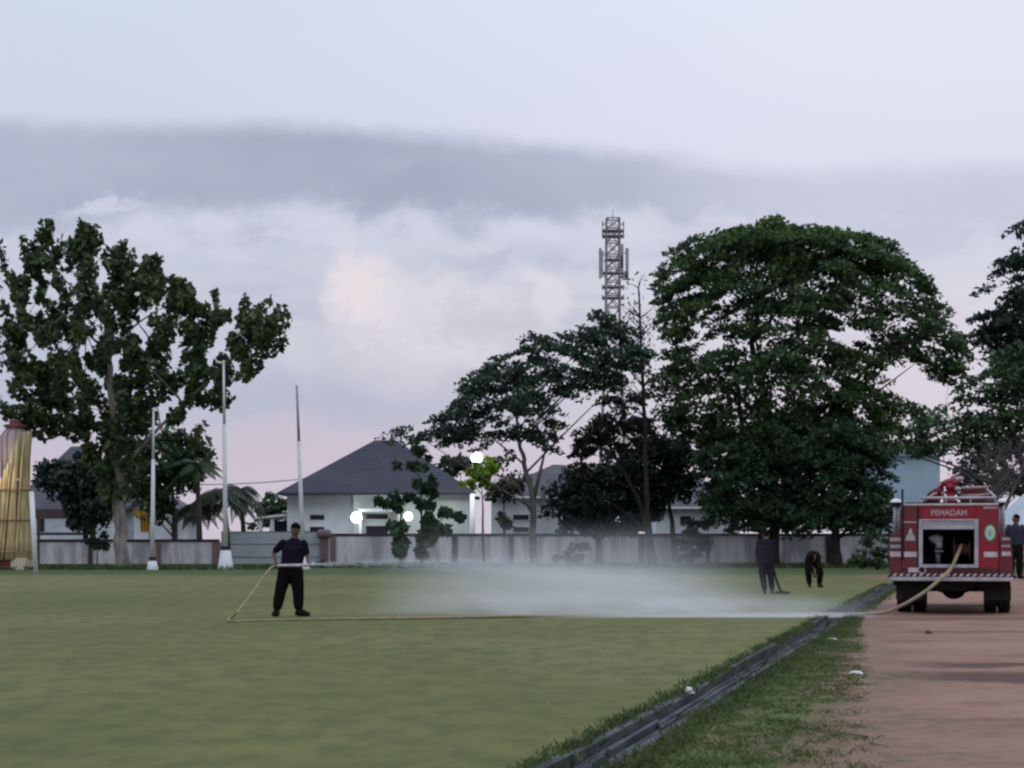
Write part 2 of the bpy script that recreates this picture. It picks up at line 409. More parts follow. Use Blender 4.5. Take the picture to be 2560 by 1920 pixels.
def sheet(name, pts, z, m, n_sub=0):
    mb = MB(); mb.add([(x, y, z) for x, y in pts], [tuple(range(len(pts)))])
    return tag(mb.build(name, m), kind='structure')
Yd = 66.0                                   # the ditch ends here
HW = .18
sheet('field', [(-600,-30), (dl(-30)-HW,-30), (dl(Yd)-HW, Yd), (dl(Yd)-HW, 79), (-600,79)], 0, m_field)
sheet('grass_margin', [(-700,79), (700,79), (700,112), (-700,112)], 0, m_strip)
m_far = mat('far_ground', (.09,.10,.06), .95, (.07,.075,.05), .05)
sheet('ground', [(-2500,112), (2500,112), (2500,4000), (-2500,4000)], -.0, m_far)
sheet('verge', [(dl(-30)+HW,-30), (600,-30), (600,79), (dl(Yd)-HW,79), (dl(Yd)-HW,Yd), (dl(Yd)+HW, Yd)], 0, m_verge)
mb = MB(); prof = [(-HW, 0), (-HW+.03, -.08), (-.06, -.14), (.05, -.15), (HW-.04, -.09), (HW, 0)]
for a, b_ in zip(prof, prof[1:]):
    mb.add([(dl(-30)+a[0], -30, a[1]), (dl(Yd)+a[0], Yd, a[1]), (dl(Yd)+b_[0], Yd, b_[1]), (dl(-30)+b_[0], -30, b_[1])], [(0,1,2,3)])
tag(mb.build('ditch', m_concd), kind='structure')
# broken concrete lips of the ditch, slab by slab
rnd = random.Random(3); mb = MB()
for side in (-1, 1):
    y = 4.0
    while y < Yd:
        L = rnd.uniform(1.8, 5.0)
        if rnd.random() < (.80 if side < 0 else .72):
            w = rnd.uniform(.02, .05); o_ = side*(HW+.005) + rnd.uniform(-.02,.02); z = rnd.uniform(.006, .045); dzz = rnd.uniform(-.02,.02)
            x0a, x1a = (o_-w, o_+.03) if side < 0 else (o_-.03, o_+w)
            e = y+L-.03
            mb.add([(dl(y)+x0a,y,-.1),(dl(y)+x1a,y,-.1),(dl(e)+x1a,e,-.1),(dl(e)+x0a,e,-.1),
                    (dl(y)+x0a,y,z),(dl(y)+x1a,y,z+dzz),(dl(e)+x1a,e,z),(dl(e)+x0a,e,z+dzz)],
                   [(0,3,2,1),(4,5,6,7),(0,1,5,4),(1,2,6,5),(2,3,7,6),(3,0,4,7)])
        y += L
# broken slabs and silt ridges lying along the channel
y = 3.0
while y < Yd:
    L = rnd.uniform(2.0, 6.0)
    for _k in range(6):
        o_ = rnd.uniform(-.14, .10); w = rnd.uniform(.012,.030); z = rnd.uniform(-.08, -.01); sk = rnd.uniform(-.02,.02)
        y0_ = y + rnd.uniform(0, .6); e = y0_+L*rnd.uniform(.6,1.2)
        mb.add([(dl(y0_)+o_,y0_,-.33),(dl(y0_)+o_+w,y0_,-.33),(dl(e)+o_+w+sk,e,-.33),(dl(e)+o_+sk,e,-.33),(dl(y0_)+o_,y0_,z),(dl(y0_)+o_+w,y0_,z-.01),(dl(e)+o_+w+sk,e,z-.01),(dl(e)+o_+sk,e,z)],
               [(0,3,2,1),(4,5,6,7),(0,1,5,4),(1,2,6,5),(2,3,7,6),(3,0,4,7)])
    y += L*rnd.uniform(.5, 1.0)
tag(mb.build('ditch_edging', m_conc), kind='structure')
# dirt track with a ragged left edge
rn = random.Random(11); left_e = []; y = -30.
wob = lambda y: .12*math.sin(y*1.7) + .10*math.sin(y*4.3+1) + .07*math.sin(y*9.1+2)
key = [(-30, -5.6), (8, 1.75), (10.6, 2.2), (14, 2.8), (16.5, 3.3), (20.6, 4.1), (25, 4.95), (30, 5.9), (33, 6.55), (40, 8.4), (60, 13.7), (79, 18.9)]
while y < 79:
    for (ya, xa), (yb, xb) in zip(key, key[1:]):
        if ya <= y <= yb: x = xa + (xb-xa)*(y-ya)/(yb-ya); break
    left_e.append((max(x - .12 + wob(y)*.9 + rn.uniform(-.02,.02), dl(y)+HW+.16), y)); y += .14 if y > 5 else 1
sheet('dirt_track', left_e + [(60,79), (60,-30)], .004, m_dirt)
# bank beside the track
mb = MB(); nb_ = 14
vs = []; fs = []
for i in range(nb_+1):
    yy = 38 + i*1.6; zz = .02 + .42*min(1, i/4)
    for xx, k_ in ((0, 0), (1.2, 1), (30, 1)): vs.append((.29*yy + 1.4 + xx, yy, .006 + zz*k_))
for i in range(nb_): fs += [(i*3+j, i*3+j+1, i*3+j+4, i*3+j+3) for j in range(2)]
mb.add(vs, fs); tag(mb.build('bank', m_dirt), kind='structure')

# grass tufts
m_blade = leaf_mat('grass_blades', (.085,.120,.040), (.055,.085,.030), .25)
m_blade2 = leaf_mat('dry_grass_blades', (.16,.15,.075), (.10,.105,.05), .2)
def blades(P_, h, rng, w=.010, lean=.5):
    N = len(P_); a = rng.uniform(0, 2*np.pi, N); H = (h*rng.uniform(.4, 1.3, N))[:, None]
    side = np.stack([np.cos(a), np.sin(a), np.zeros(N)], 1)*w*H/h
    ln = rng.normal(size=(N, 3))*lean; ln[:, 2] = 0; tip = P_ + np.array([0,0,1.])*H + ln*H
    mid = P_ + np.array([0,0,.55])*H + ln*H*.3
    return np.stack([P_-side, P_+side, mid+side*.7, tip], 1).reshape(-1, 3)
rng = np.random.default_rng(5)
def scatter_line(n, y0, y1, off, wid, clump, hi):
    c = n//clump; y = y0 + (y1-y0)*rng.uniform(0, 1, c)**1.6
    x = DS*y - 2.277 + off + rng.normal(0, wid, c)
    P_ = np.repeat(np.stack([x, y, np.zeros(c)], 1), clump, 0); P_[:, :2] += rng.normal(0, .05, (len(P_), 2)); return P_
A = scatter_line(11000, 8, 60, -HW-.08, .05, 10, .1)
B = scatter_line(12000, 8, 60, HW+.12, .07, 12, .1)
tag(quads('ditch_grass', blades(np.concatenate([A, B]), .055, rng, .005), 4, m_blade),
    'dark ragged grass overhanging both edges of the ditch', 'grass', kind='stuff')
m_vb = leaf_mat('verge_blades', (.105,.150,.045), (.075,.110,.035), .3)
y = 8 + 26*rng.uniform(0, 1, 5200)**1.4
xl = DS*y - 2.277 + HW + .1; xr = np.interp(y, [k_[0] for k_ in key], [k_[1] for k_ in key])
x = xl + (xr - xl)*rng.uniform(0, 1, 5200)**1.3
_w = sum(np.sin(x*a_+y*b_+c_) for a_, b_, c_ in rng.normal(0, 4.2, (9, 3)))/1.7
ok = _w + rng.normal(0,1.0,5200) > -1.1 + 4.2*np.clip((x-xl)/(xr-xl+.3)-.40, -1, 1); x, y = x[ok], y[ok]
P_ = np.repeat(np.stack([x, y, np.zeros(len(x))], 1), 9, 0); P_[:, :2] += rng.normal(0, .045, (len(P_), 2))
tag(quads('verge_weeds', blades(P_, .030, rng, .003, .9), 4, m_vb), 'low green weeds between the ditch and the dirt track', 'weeds', kind='stuff')
# rough growth at the foot of the boundary wall
x = rng.uniform(-35, 38, 5200); y = np.where(x < -12, 103.4, 111.0) - rng.uniform(0, 1, 5200)**2*9
P_ = np.repeat(np.stack([x, y, 0*x], 1), 8, 0); P_[:, :2] += rng.normal(0, .15, (len(P_), 2))
tag(quads('wall_foot_weeds', blades(P_, .22, rng, .035, .7), 4, m_blade), 'rough grass and weeds growing at the foot of the grey boundary wall', 'weeds', kind='stuff')

# litter
m_lit = mat('white_plastic', (.75,.76,.74), .5, (.6,.6,.58), 9)
def litter(name, label, cat, px, py, sz, m=m_lit, seed=1, h=.5):
    s = (py-HOR)/CAMH; b = G(px, s); t = MB(); rr = random.Random(seed); n = 9; vs = []
    for j in range(4):
        for i in range(n):
            a = 2*math.pi*i/n; r_ = sz*(1, .95, .6, .2)[j]*rr.uniform(.6, 1.2)
            vs.append((r_*math.cos(a), r_*.8*math.sin(a), (0, .3, .8, 1)[j]*sz*h*rr.uniform(.6, 1.3) if j else 0.006))
    t.add(vs, [(j*n+i, j*n+(i+1)%n, (j+1)*n+(i+1)%n, (j+1)*n+i) for j in range(3) for i in range(n)] + [tuple(range(3*n, 4*n)), tuple(reversed(range(n)))])
    return tag(t.build(name, m, loc=b), label, cat)
litter('plastic_bag', 'crumpled white plastic bag caught on the edge of the ditch', 'bag', 1722, 1735, .05, seed=2, h=1.2)
litter('paper_scrap', 'pale scrap of paper on the bare dirt at the edge of the track', 'litter', 2143, 1685, .085, seed=3, h=.35)
litter('paper_scrap', 'small white scrap of litter on the green verge near the fire truck end', 'litter', 2082, 1600, .09, seed=4, h=.3)
litter('stone', 'small pale stone at the verge side of the ditch lip', 'stone', 1944, 1662, .06, seed=5, m=m_conc, h=.8)
litter('stone', 'small dark clod of earth lying on the track behind the truck', 'stone', 2321, 1585, .06, seed=6, m=m_earth, h=.9)

# ---------------------------------------------------------------- boundary wall
m_panel = mat('wall_render', (.76,.74,.79), .9, (.58,.57,.61), .5, 8, stretch=(1.6,1,.35), bump=.2, bscale=6, c3=(.38,.37,.41), sc3=.8)
m_pil = mat('wall_pillar', (.085,.050,.052), .9, (.085,.06,.062), 1.2)
m_pil2 = mat('wall_pillar_light', (.22,.14,.145), .9, (.22,.165,.17), 1.2)
m_cope = mat('wall_coping', (.035,.03,.038), .9, (.06,.05,.055), 1.2)
m_gate = mat('gate_steel', (.50,.55,.60), .6, (.43,.47,.52), .5, stretch=(1,1,4))
m_gate2 = mat('gate_rail', (.16,.19,.21), .6)
def wall(label, px0, px1, s, z1, pillars, cope=.16, wp=.42, dirty=0):
    x0, x1, D = (px0-1280)/s, (px1-1280)/s, F/s; c = (x0+x1)/2
    t = thing('boundary_wall', label, 'wall', (c, D, 0))
    MB().box(x0-c, x1-c, 0, .16, -.1, z1-cope).build('panel', m_panel, t)
    MB().box(x0-c-.003, x1-c+.003, -.05, .20, z1-cope, z1).build('coping', m_cope, t)
    for p_, w_, m_ in pillars:
        x = (p_-1280)/s - c
        MB().box(x-w_/2, x+w_/2, -.09, .18, -.1, z1-cope-.004).build('pillar', m_, t)
    return t
wall('grey rendered boundary wall left of the metal gate, behind the flagpoles', 60, 548, 42, 1.68,
     [(92,.3,m_pil),(226,.22,m_pil),(397,.26,m_pil2),(541,.5,m_pil2)])
wall('long grey boundary wall with dark coping running behind the spray and the big trees', 817, 2420, 38.5, 2.08,
     [(833,.35,m_pil2),(1137,.36,m_pil),(1278,.32,m_pil),(1603,.4,m_cope),(1445,.2,m_panel),(1770,.25,m_pil),(2073,.35,m_cope),(2230,.4,m_pil),(2350,.4,m_pil)])
# gate of wide horizontal bands
s = 40; x0, x1 = (553-1280)/s, (818-1280)/s; c = (x0+x1)/2
t = thing('metal_gate', 'pale grey sheet metal sliding gate set between two wall sections', 'gate', (c, F/s, 0))
g = MB(); zs = [(.1,.56), (.60,1.36), (1.40,2.14)]
for a, b_ in zs: g.box(x0-c, x1-c, 0, .05, a, b_)
g.build('sheet', m_gate, t)
g = MB()
for z in (.05, .56, 1.36): g.box(x0-c, x1-c, -.02, .07, z, z+.05)
g.box(x0-c, x1-c, -.02, .07, 2.14, 2.19)
g.build('rail', m_gate2, t)
t = thing('gate_pillar', 'pale reddish gate pillar with a flared cap at the right end of the metal gate', 'pillar', ((812-1280)/s, F/s-.3, 0))
MB().box(-.25,.25,-.2,.2,-.1,1.75).build('shaft', m_pil2, t, bevel=.02)
MB().lathe([(.30,1.753),(.46,1.86),(.48,2.05),(.40,2.25),(.30,2.32)], n=12).build('cap', m_pil2, t, True)

# ---------------------------------------------------------------- houses
m_white = mat('house_white', (.72,.76,.82), .8, (.53,.57,.63), .3, 5, c3=(.46,.50,.55), sc3=.2)
m_white2 = mat('house_cream', (.60,.65,.64), .8, (.53,.58,.57), .3)
m_trim = mat('house_trim', (.78,.80,.82), .7, (.7,.72,.74), .6)
m_glass = mat('dark_glass', (.012,.014,.02), .25, (.02,.02,.03), 1, spec=.3)
m_lamp = mat('lamp_glow', (1,1,1), .5, (1,1,1), emit=((.97,1,.98), 9))
def roof_mat(name, c, c2):
    m = mat(name, c, .8, c2, .5, 5, bump=.1, bscale=3)
    t = m.node_tree; E.nt = t; b = t.nodes['Principled BSDF']
    co = [n for n in t.nodes if n.type == 'TEX_COORD'][0]
    w = t.nodes.new('ShaderNodeTexWave'); w.wave_type = 'BANDS'; w.bands_direction = 'Z'; w.inputs['Scale'].default_value = 1.1; w.inputs['Distortion'].default_value = .4
    t.links.new(co.outputs['Object'], w.inputs[0])
    bp = t.nodes.new('ShaderNodeBump'); bp.inputs['Strength'].default_value = .25; bp.inputs['Distance'].default_value = .06
    t.links.new(w.outputs['Fac'], bp.inputs['Height']); t.links.new(bp.outputs[0], b.inputs['Normal'])
    return m
m_roof = roof_mat('dark_roof_tiles', (.050,.052,.072), (.038,.040,.058))
m_roof2 = roof_mat('grey_roof_tiles', (.10,.10,.115), (.07,.07,.085))
def hip(mb, x0, x1, y0, y1, z0, z1, rx0, rx1, ry, th=.14):
    mb.add([(x0,y0,z0),(x1,y0,z0),(x1,y1,z0),(x0,y1,z0),(rx0,ry,z1),(rx1,ry,z1),
            (x0,y0,z0-th),(x1,y0,z0-th),(x1,y1,z0-th),(x0,y1,z0-th)],
           [(0,1,5,4),(1,2,5),(2,3,4,5),(3,0,4),(0,6,7,1),(1,7,8,2),(2,8,9,3),(3,9,6,0),(6,9,8,7)])
def window(parent, x0, x1, z0, z1, y=0, fw=.07, m_f=None):
    f = MB()
    for a in ((x0-fw,x1+fw,z1,z1+fw),(x0-fw,x1+fw,z0-fw,z0),(x0-fw,x0,z0,z1),(x1,x1+fw,z0,z1)): f.box(a[0],a[1],y-.06,y+.03,a[2],a[3])
    w = f.build('window', m_f or m_trim, parent)
    MB().box(x0,x1,y-.02,y+.02,z0,z1).build('pane', m_glass, w)
    return w
# main house (origin: front wall, middle)
s = 36.5; D = F/s; ox = (940-1280)/s
X = lambda p_, s_=36.5: (p_-1280)/s_ - ox
Z = lambda p_, s_=36.5: CAMH + (HOR-p_)/s_
h = thing('main_house', 'white house with a big dark hipped roof and porch lamps behind the wall', 'house', (ox, D, 0))
zE = Z(1233)
MB().box(X(718), X(885), .0, 11, 0, zE).build('wall', m_white, h)
MB().box(X(885)+.003, X(1172), -.6, 11.003, 0, zE-.002).build('front_wall', m_white2, h)
mb = MB(); hip(mb, X(698), X(1192), -1.2, 12.2, zE, Z(1100,35.2), X(915)+.25, X(990)-.3, 4.6); mb.build('roof', m_roof, h)
MB().box(X(884), X(1172), -.75, -.603, Z(1240), Z(1233)-.003).build('fascia', m_trim, h)
for a in ((775,811,1287,1300),(775,811,1317,1331)): window(h, X(a[0]), X(a[1]), Z(a[3]), Z(a[2]), 0, .05, m_white)
for a in ((917,971,1285,1298),(917,971,1315,1334)): window(h, X(a[0]), X(a[1]), Z(a[3]), Z(a[2]), -.6, .06, m_white2)
MB().box(X(770), X(815), -.12, -.003, Z(1283), Z(1279)).build('sun_shade', m_white, h)
MB().box(X(902), X(1008), -1.6, -.603, Z(1281), Z(1273)).build('porch_canopy', m_trim, h, bevel=.02)
for p_ in (905, 1003):
    MB().box(X(p_)-.10, X(p_)+.10, -1.5, -1.3, 0, Z(1281)-.002).build('porch_column', m_trim, h)
def globe(parent_or_none, name, label, loc, r, power, colr=(1,1,.97), group=None):
    t = thing(name, label, 'lamp', loc, 0, group)
    MB().ell((0,0,0), (r,r,r), 16, 10).build('bulb', m_lamp, t, True)
    return t
def point(loc, power, r, c=(1,1,.95)):
    l = bpy.data.lights.new('point_light', 'POINT'); l.energy = power; l.shadow_soft_size = r; l.color = c
    o = bpy.data.objects.new('point_light', l); col.objects.link(o); o.location = loc; return o
def wall_lamp(px, py, s_, r, label, y_back, power):
    p = W(px, py, s_); t = thing('wall_lamp', label, 'lamp', p, 0, 'glowing porch lamps of the white house')
    MB().ell((0,0,0), (r,r,r), 16, 10).build('bulb', m_lamp, t, True)
    MB().tube([(0,r*.8,-.05),(0,y_back,-.05)], .035, 6).build('bracket', m_gate2, t)
    point(p + Vector((0,-r-.12,0)), power, .12)
wall_lamp(891, 1294, 37.2, .36, 'round white porch lamp glowing on the left end of the porch canopy', 1.6, 22)
wall_lamp(1021, 1291, 37.2, .28, 'round white porch lamp glowing behind the broad leaved saplings', 1.6, 14)
# carport at the left side of the main house
s = 35.5; cp = thing('carport', 'low carport with a pale roof against the left side of the white house', 'carport', ((683-1280)/s, F/s, 0))
x = lambda p_: (p_-683)/35.5; z = lambda p_: CAMH+(HOR-p_)/35.5
cb = MB(); cb.add([(x(648),-1,z(1297)),(x(717),-1,z(1290)),(x(717),4,z(1290)),(x(648),4,z(1297)),(x(648),-1,z(1293)),(x(717),-1,z(1285)),(x(717),4,z(1285)),(x(648),4,z(1293))],
    [(0,3,2,1),(4,5,6,7),(0,1,5,4),(1,2,6,5),(2,3,7,6),(3,0,4,7)]); cb.build('roof', m_trim, cp)
for p_ in (655, 684): MB().box(x(p_)-.13, x(p_)+.13, -.8, -.6, 0, z(1298)).build('post', m_white, cp)
MB().box(x(662), x(717), 3.6, 3.9, 0, z(1300)).build('back_wall', m_roof, cp)

def small_house(name, label, s, pc, wx0, wx1, ze, roof, m_w, m_r, wins=(), depth=9, gable=False, ov=.5, fascia=True):
    D = F/s; ox = (pc-1280)/s; X = lambda p_: (p_-pc)/s; Z = lambda p_: CAMH+(HOR-p_)/s
    h = thing(name, label, 'house', (ox, D, 0))
    MB().box(X(wx0), X(wx1), 0, depth, 0, Z(ze)-.16).build('wall', m_w, h)
    mb = MB(); a, b_, zt, r0, r1 = roof
    hip(mb, X(a), X(b_), -ov, depth+ov, Z(ze), Z(zt), X(r0), X(r1), depth*.45); mb.build('roof', m_r, h)
    if fascia: MB().box(X(a)+.05, X(b_)-.05, -ov-.06, -ov-.004, Z(ze)-.18, Z(ze)-.02).build('fascia', m_trim, h)
    for w in wins: window(h, X(w[0]), X(w[1]), Z(w[3]), Z(w[2]), 0, .06, m_w)
    return h
small_house('small_house', 'small white house with a grey peaked roof seen between the tree trunks', 35.5, 1330, 1228, 1478, 1240, (1208,1500,1155,1385,1412), m_white, m_roof2, [(1283,1322,1287,1300),(1283,1322,1318,1331)])
small_house('small_house', 'low white house with a grey roof and white fascia right of the leaning dark trees', 35, 1715, 1640, 1850, 1266, (1625,1900,1190,1700,1760), m_white, m_roof2, [(1700,1728,1290,1312)])
small_house('small_house', 'house with a grey hipped roof behind the dark bush at the far left', 35, 170, 60, 300, 1272, (20,330,1108,142,190), m_white, m_roof2, [(92,112,1296,1330),(215,240,1300,1330)], fascia=False)
# verandah beam of the left house
t = thing('verandah_rail', 'dark verandah rail and beams in front of the far left house', 'rail', ((150-1280)/36, F/36, 0))
x = lambda p_: (p_-150)/36; z = lambda p_: CAMH+(HOR-p_)/36
MB().box(x(88), x(225), 0, .1, z(1338), z(1331)).build('rail', m_roof, t)
MB().box(x(85), x(215), 0, .15, z(1297), z(1276)).build('beam', m_pil, t)
for p_ in (96, 214): MB().box(x(p_)-.1, x(p_)+.1, 0.02, .12, 0, z(1298)).build('post', m_pil, t)
# gabled shed with the yellow sheet
s = 36; t = thing('gabled_shed', 'white gabled shed with a grey roof behind the wall beside the yellow sheet', 'shed', ((400-1280)/s, F/s, 0))
x = lambda p_: (p_-400)/36; z = lambda p_: CAMH+(HOR-p_)/36
mb = MB(); mb.prism([(x(330),0),(x(458),0),(x(458),z(1290)),(x(380),z(1240)),(x(330),z(1270))], 0, 7); mb.build('wall', m_white, t)
mb = MB(); mb.prism([(x(372),z(1232)),(x(382),z(1232)),(x(476),z(1290)),(x(476),z(1297)),(x(380),z(1241)),(x(318),z(1278)),(x(318),z(1270))], -.5, 7.5); mb.build('roof', m_roof2, t)
MB().box(x(436), x(444), -.05, .05, 0, z(1285)).build('pilaster', m_pil, t)
m_yel = mat('yellow_sheet', (.62,.34,.055), .7, (.52,.27,.04), .8)
t2 = thing('yellow_sheet', 'orange yellow tarpaulin hanging on the pale shed behind the boundary wall', 'tarpaulin', W(353,1335,37.5))
t2.location.z = 0
x = lambda p_: (p_-353)/37.5; z = lambda p_: CAMH+(HOR-p_)/37.5
mb = MB(); n = 14; vs = []
for j, (zz, a, b_) in enumerate(((z(1330),352,374),(z(1300),350,376),(z(1290),335,376),(z(1274),331,372))):
    for i in range(n+1): vs.append((x(a+(b_-a)*i/n), .10*math.sin(i*1.3+j*.3), zz))
vs += [(a, b_+.03, c_) for a, b_, c_ in vs]; K = 4*(n+1)
fs = [(j*(n+1)+i, j*(n+1)+i+1, (j+1)*(n+1)+i+1, (j+1)*(n+1)+i) for j in range(3) for i in range(n)]
fs += [tuple(q+K for q in reversed(f)) for f in fs]
mb.add(vs, fs).build('sheet', m_yel, t2, True)
MB().tube([(x(330),.02,z(1273)),(x(374),.02,z(1273))], .04, 6).build('pole', m_gate2, t2)
for p_ in (332, 373): MB().tube([(x(p_),.06,0),(x(p_),.06,z(1272))], .035, 6).build('post', m_gate2, t2)
# tall blue-white building among the trees
m_bw = mat('blue_white_paint', (.36,.46,.56), .8, (.31,.41,.50), .4)
s = 27; t = thing('tall_building', 'pale blue building rising between the big tree and the fire truck', 'building', ((2275-1280)/s, F/s, 0))
x = lambda p_: (p_-2275)/27; z = lambda p_: CAMH+(HOR-p_)/27
MB().box(x(2192), x(2350), 0, 9, 0, z(1140)).build('wall', m_bw, t)
MB().box(x(2180), x(2362), -.5, 9.5, z(1140), z(1128)).build('parapet', m_bw, t)
for a in (2222, 2300): window(t, x(a), x(a+22), z(1290), z(1262), 0, .1, m_bw)
# pale tent roof at the right edge
m_tent = mat('tent_cloth', (.50,.54,.60), .7, (.42,.46,.52), .6)
s = 62; t = thing('tent', 'pale grey sloping tent roof at the right edge behind the truck', 'tent', ((2600-1280)/s, F/s, 0))
x = lambda p_: (p_-2600)/62; z = lambda p_: CAMH+(HOR-p_)/62
mb = MB(); mb.add([(x(2506),-1,z(1312)),(x(2690),-1,z(1312)),(x(2690),2,z(1312)),(x(2506),2,z(1312)),(x(2600),.5,z(1205))], [(0,1,4),(1,2,4),(2,3,4),(3,0,4),(0,3,2,1)]); mb.build('roof', m_tent, t)
for p_ in (2509, 2687):
    for y_ in (-.9, 1.9): MB().tube([(x(p_),y_,0),(x(p_),y_,z(1312)-.002)], .035, 8).build('pole', m_gate2, t)
# ---------------------------------------------------------------- flagpoles, posts
m_pole = mat('white_paint', (.70,.72,.75), .5, (.6,.62,.65), .5)
m_poled = mat('pole_top_grey', (.30,.30,.33), .6)
m_dark = mat('dark_collar', (.03,.03,.045), .7)
def flagpole(label, px, s, top, r, tx, zb, rb, head):
    b = G(px, s); t = thing('flagpole', label, 'flagpole', b, 0, 'white flagpoles along the far edge of the field')
    H = CAMH + (HOR-top)/s; dx_ = (tx-px)/s
    MB().lathe([(rb,-.05),(rb*.97,.05),(rb*.62,zb)], n=14).build('base', m_pole, t, True)
    MB().lathe([(rb*.56,zb+.003),(rb*.56,zb+.22)], n=12).build('collar', m_dark, t)
    P_ = [(dx_*f, 0, zb+.22+(H-zb-.22)*f) for f in (0,.33,.66)]
    MB().tube([P_[0],P_[1],P_[2]], [r, r*.9, r*.78], 10).build('lower_tube', m_pole, t, True)
    MB().tube([P_[2],(dx_,0,H)], [r*.6, r*.42], 10).build('upper_tube', m_pole if head != 'thin' else m_poled, t, True)
    hd = MB(); hd.ell((dx_,0,H), (r*.7,r*.7,r*.7), 8, 6)
    if head == 'arm': hd.tube([(dx_,0,H-.08),(dx_-.42,0,H+.02)], .07, 6)
    hd.build('pulley', m_pole, t, True)
flagpole('shorter white flagpole on a small cone base beside the big left tree', 381, 46.5, 1023, .125, 384, .48, .34, 'ball')
flagpole('tallest white flagpole on a wide cone base with a short arm at its top', 564, 46, 905, .135, 559, 1.05, .45, 'arm')
flagpole('white flagpole with a thin grey upper tube rising behind the man with the hose', 757, 45.5, 965, .13, 742, .9, .42, 'thin')
t = thing('white_post', 'single leaning white post standing at the far left beside the straw tower', 'post', G(90, 55))
MB().tube([(0,0,-.1),(-.20,0,CAMH+(HOR-1232)/55)], [.115,.115], 10).build('shaft', m_pole, t, True)
MB().ell((-.20,0,CAMH+(HOR-1232)/55), (.115,.115,.07), 10, 6).build('cap', m_pole, t, True)

# ---------------------------------------------------------------- straw tower at the left edge
m_straw = mat('straw', (.62,.52,.30), .8, (.40,.31,.16), 2.2, 6, bump=.5, bscale=10, stretch=(3,3,.35))
m_straw2 = mat('straw_pink', (.40,.22,.17), .8, (.27,.15,.11), 2.0, 5, stretch=(3,3,.4))
m_cage = mat('lantern_cloth', (.55,.45,.48), .8, (.48,.38,.40), .7, trans=.3)
m_wire = mat('lantern_wire', (.30,.18,.18), .7)
m_maroon = mat('maroon_paint', (.14,.055,.055), .7, (.15,.04,.05), 1)
m_cream = mat('cream_paint', (.66,.58,.48), .7, (.55,.48,.40), 1)
s = 46.; b = G(6, s); x = lambda p_: (p_-6)/46.; z = lambda p_: CAMH+(HOR-p_)/46.
t = thing('straw_tower', 'tall bundle of golden straw with a caged lantern top on a red and white base', 'decoration', b)
# flared bundle of stalks around a waist, each stalk a rod in one mesh
rr = random.Random(9); mb = MB(); mp = MB()
for k_ in range(90):
    a = 2*math.pi*k_/90 + rr.uniform(-.03,.03); tw = a + rr.uniform(.25,.5)
    tz = z(1195) + (z(1085)-z(1195))*max(0, min(1, (math.cos(tw)-.25)/.5))
    pts = []
    for f in (0,.15,.35,.6,.8,1):
        q = a + (tw-a)*f; rad = (1.52, 1.50, 1.44, 1.40, 1.42, 1.52)[int(f*5+.01) if f in (0,1) else (.15,.35,.6,.8).index(f)+1]
        pts.append((rad*math.cos(q), rad*.8*math.sin(q), .55 + (tz-.55)*f + (rr.uniform(-.15,.15) if f == 1 else 0)))
    (mp if math.cos(a) < -.1 and rr.random() < .5 else mb).tube(pts, rr.uniform(.05,.075), 5)
mb.build('stalks', m_straw, t, True); mp.build('pink_stalks', m_straw2, t, True)
MB().lathe([(1.05,.5),(.98,2.5),(1.0,z(1202))], n=24).build('core', m_straw2, t, True)
for zz in (z(1380), z(1300), z(1225)):
    MB().tube([(1.56*math.cos(2*math.pi*i/24), 1.26*math.sin(2*math.pi*i/24), zz) for i in range(25)], .035, 6, False).build('lashing', m_straw2, t, True)
cz0, cz1 = z(1195), z(1090)
MB().lathe([(.72,cz0),(.76,cz1),(.45,z(1072)),(.1,z(1062))], (x(38),0,0), 16).build('lantern', m_cage, t, True)
w = MB()
for k_ in range(10):
    a = 2*math.pi*k_/10; w.tube([(x(38)+.78*math.cos(a),.78*math.sin(a),cz0),(x(38)+.80*math.cos(a),.80*math.sin(a),cz1),(x(38)+.47*math.cos(a),.47*math.sin(a),z(1072))], .025, 5)
w.build('cage', m_wire, t)
MB().lathe([(.40,z(1076)),(.50,z(1070)),(.66,z(1066)),(.58,z(1062)),(.30,z(1060)),(.34,z(1052)),(.05,z(1048))], (x(38),0,0), 12).build('crown_cap', m_maroon, t, True)
for k_, (p_, m_) in enumerate(((-40,m_cream),(-13,m_maroon),(22,m_maroon),(57,m_cream))):
    MB().box(x(p_)-.40, x(p_)+.40, -1.0+.003*k_, 1.0-.003*k_, -.05, .62).build('base_block', m_, t, bevel=.03)
p = W(-2, 1168, 46.); p.y -= 2.0; t = thing('bulb', 'bare warm light bulb glowing in front of the straw tower at the left edge', 'lamp', p)
m_warm = mat('warm_glow', (1,.95,.85), .5, (1,.95,.85), emit=((1,.90,.75), 9))
MB().ell((0,0,0), (.20,.20,.20), 14, 8).build('glass', m_warm, t, True); MB().tube([(0,0,.19),(0,0,.36),(0,.7,.36)], .05, 8).build('holder', m_wire, t)
point(p + Vector((.1,-.35,0)), 90, .15, (1,.85,.6))
# ---------------------------------------------------------------- street light
s = 37.5; b = G(1181, s); t = thing('street_lamp', 'tall street lamp with a round white glowing globe above lit yellow green leaves', 'street lamp', b)
z = lambda p_: CAMH+(HOR-p_)/s
MB().tube([(-.03,0,0),(0,0,z(1235))], [.22,.17], 12).build('lower_post', m_trim, t, True)
MB().tube([(0,0,z(1235)),(.02,0,z(1160)),(.2,-.1,z(1157))], .06, 8).build('upper_post', m_gate2, t, True)
MB().ell(((1192-1181)/s, -.2, z(1145)), (.37,.37,.37), 18, 12).build('globe', m_lamp, t, True)
MB().box(-.08,.55,-.1,.1,z(1241),z(1234)).build('bracket', m_trim, t)
point(b + Vector((.3,-1.2,z(1162))), 200, .2, (.98,1,.9)); point(b + Vector((-.05,-1.2,z(1262))), 8, .2, (.98,1,.95))  # second point has no bulb, added to brighten the white lower post
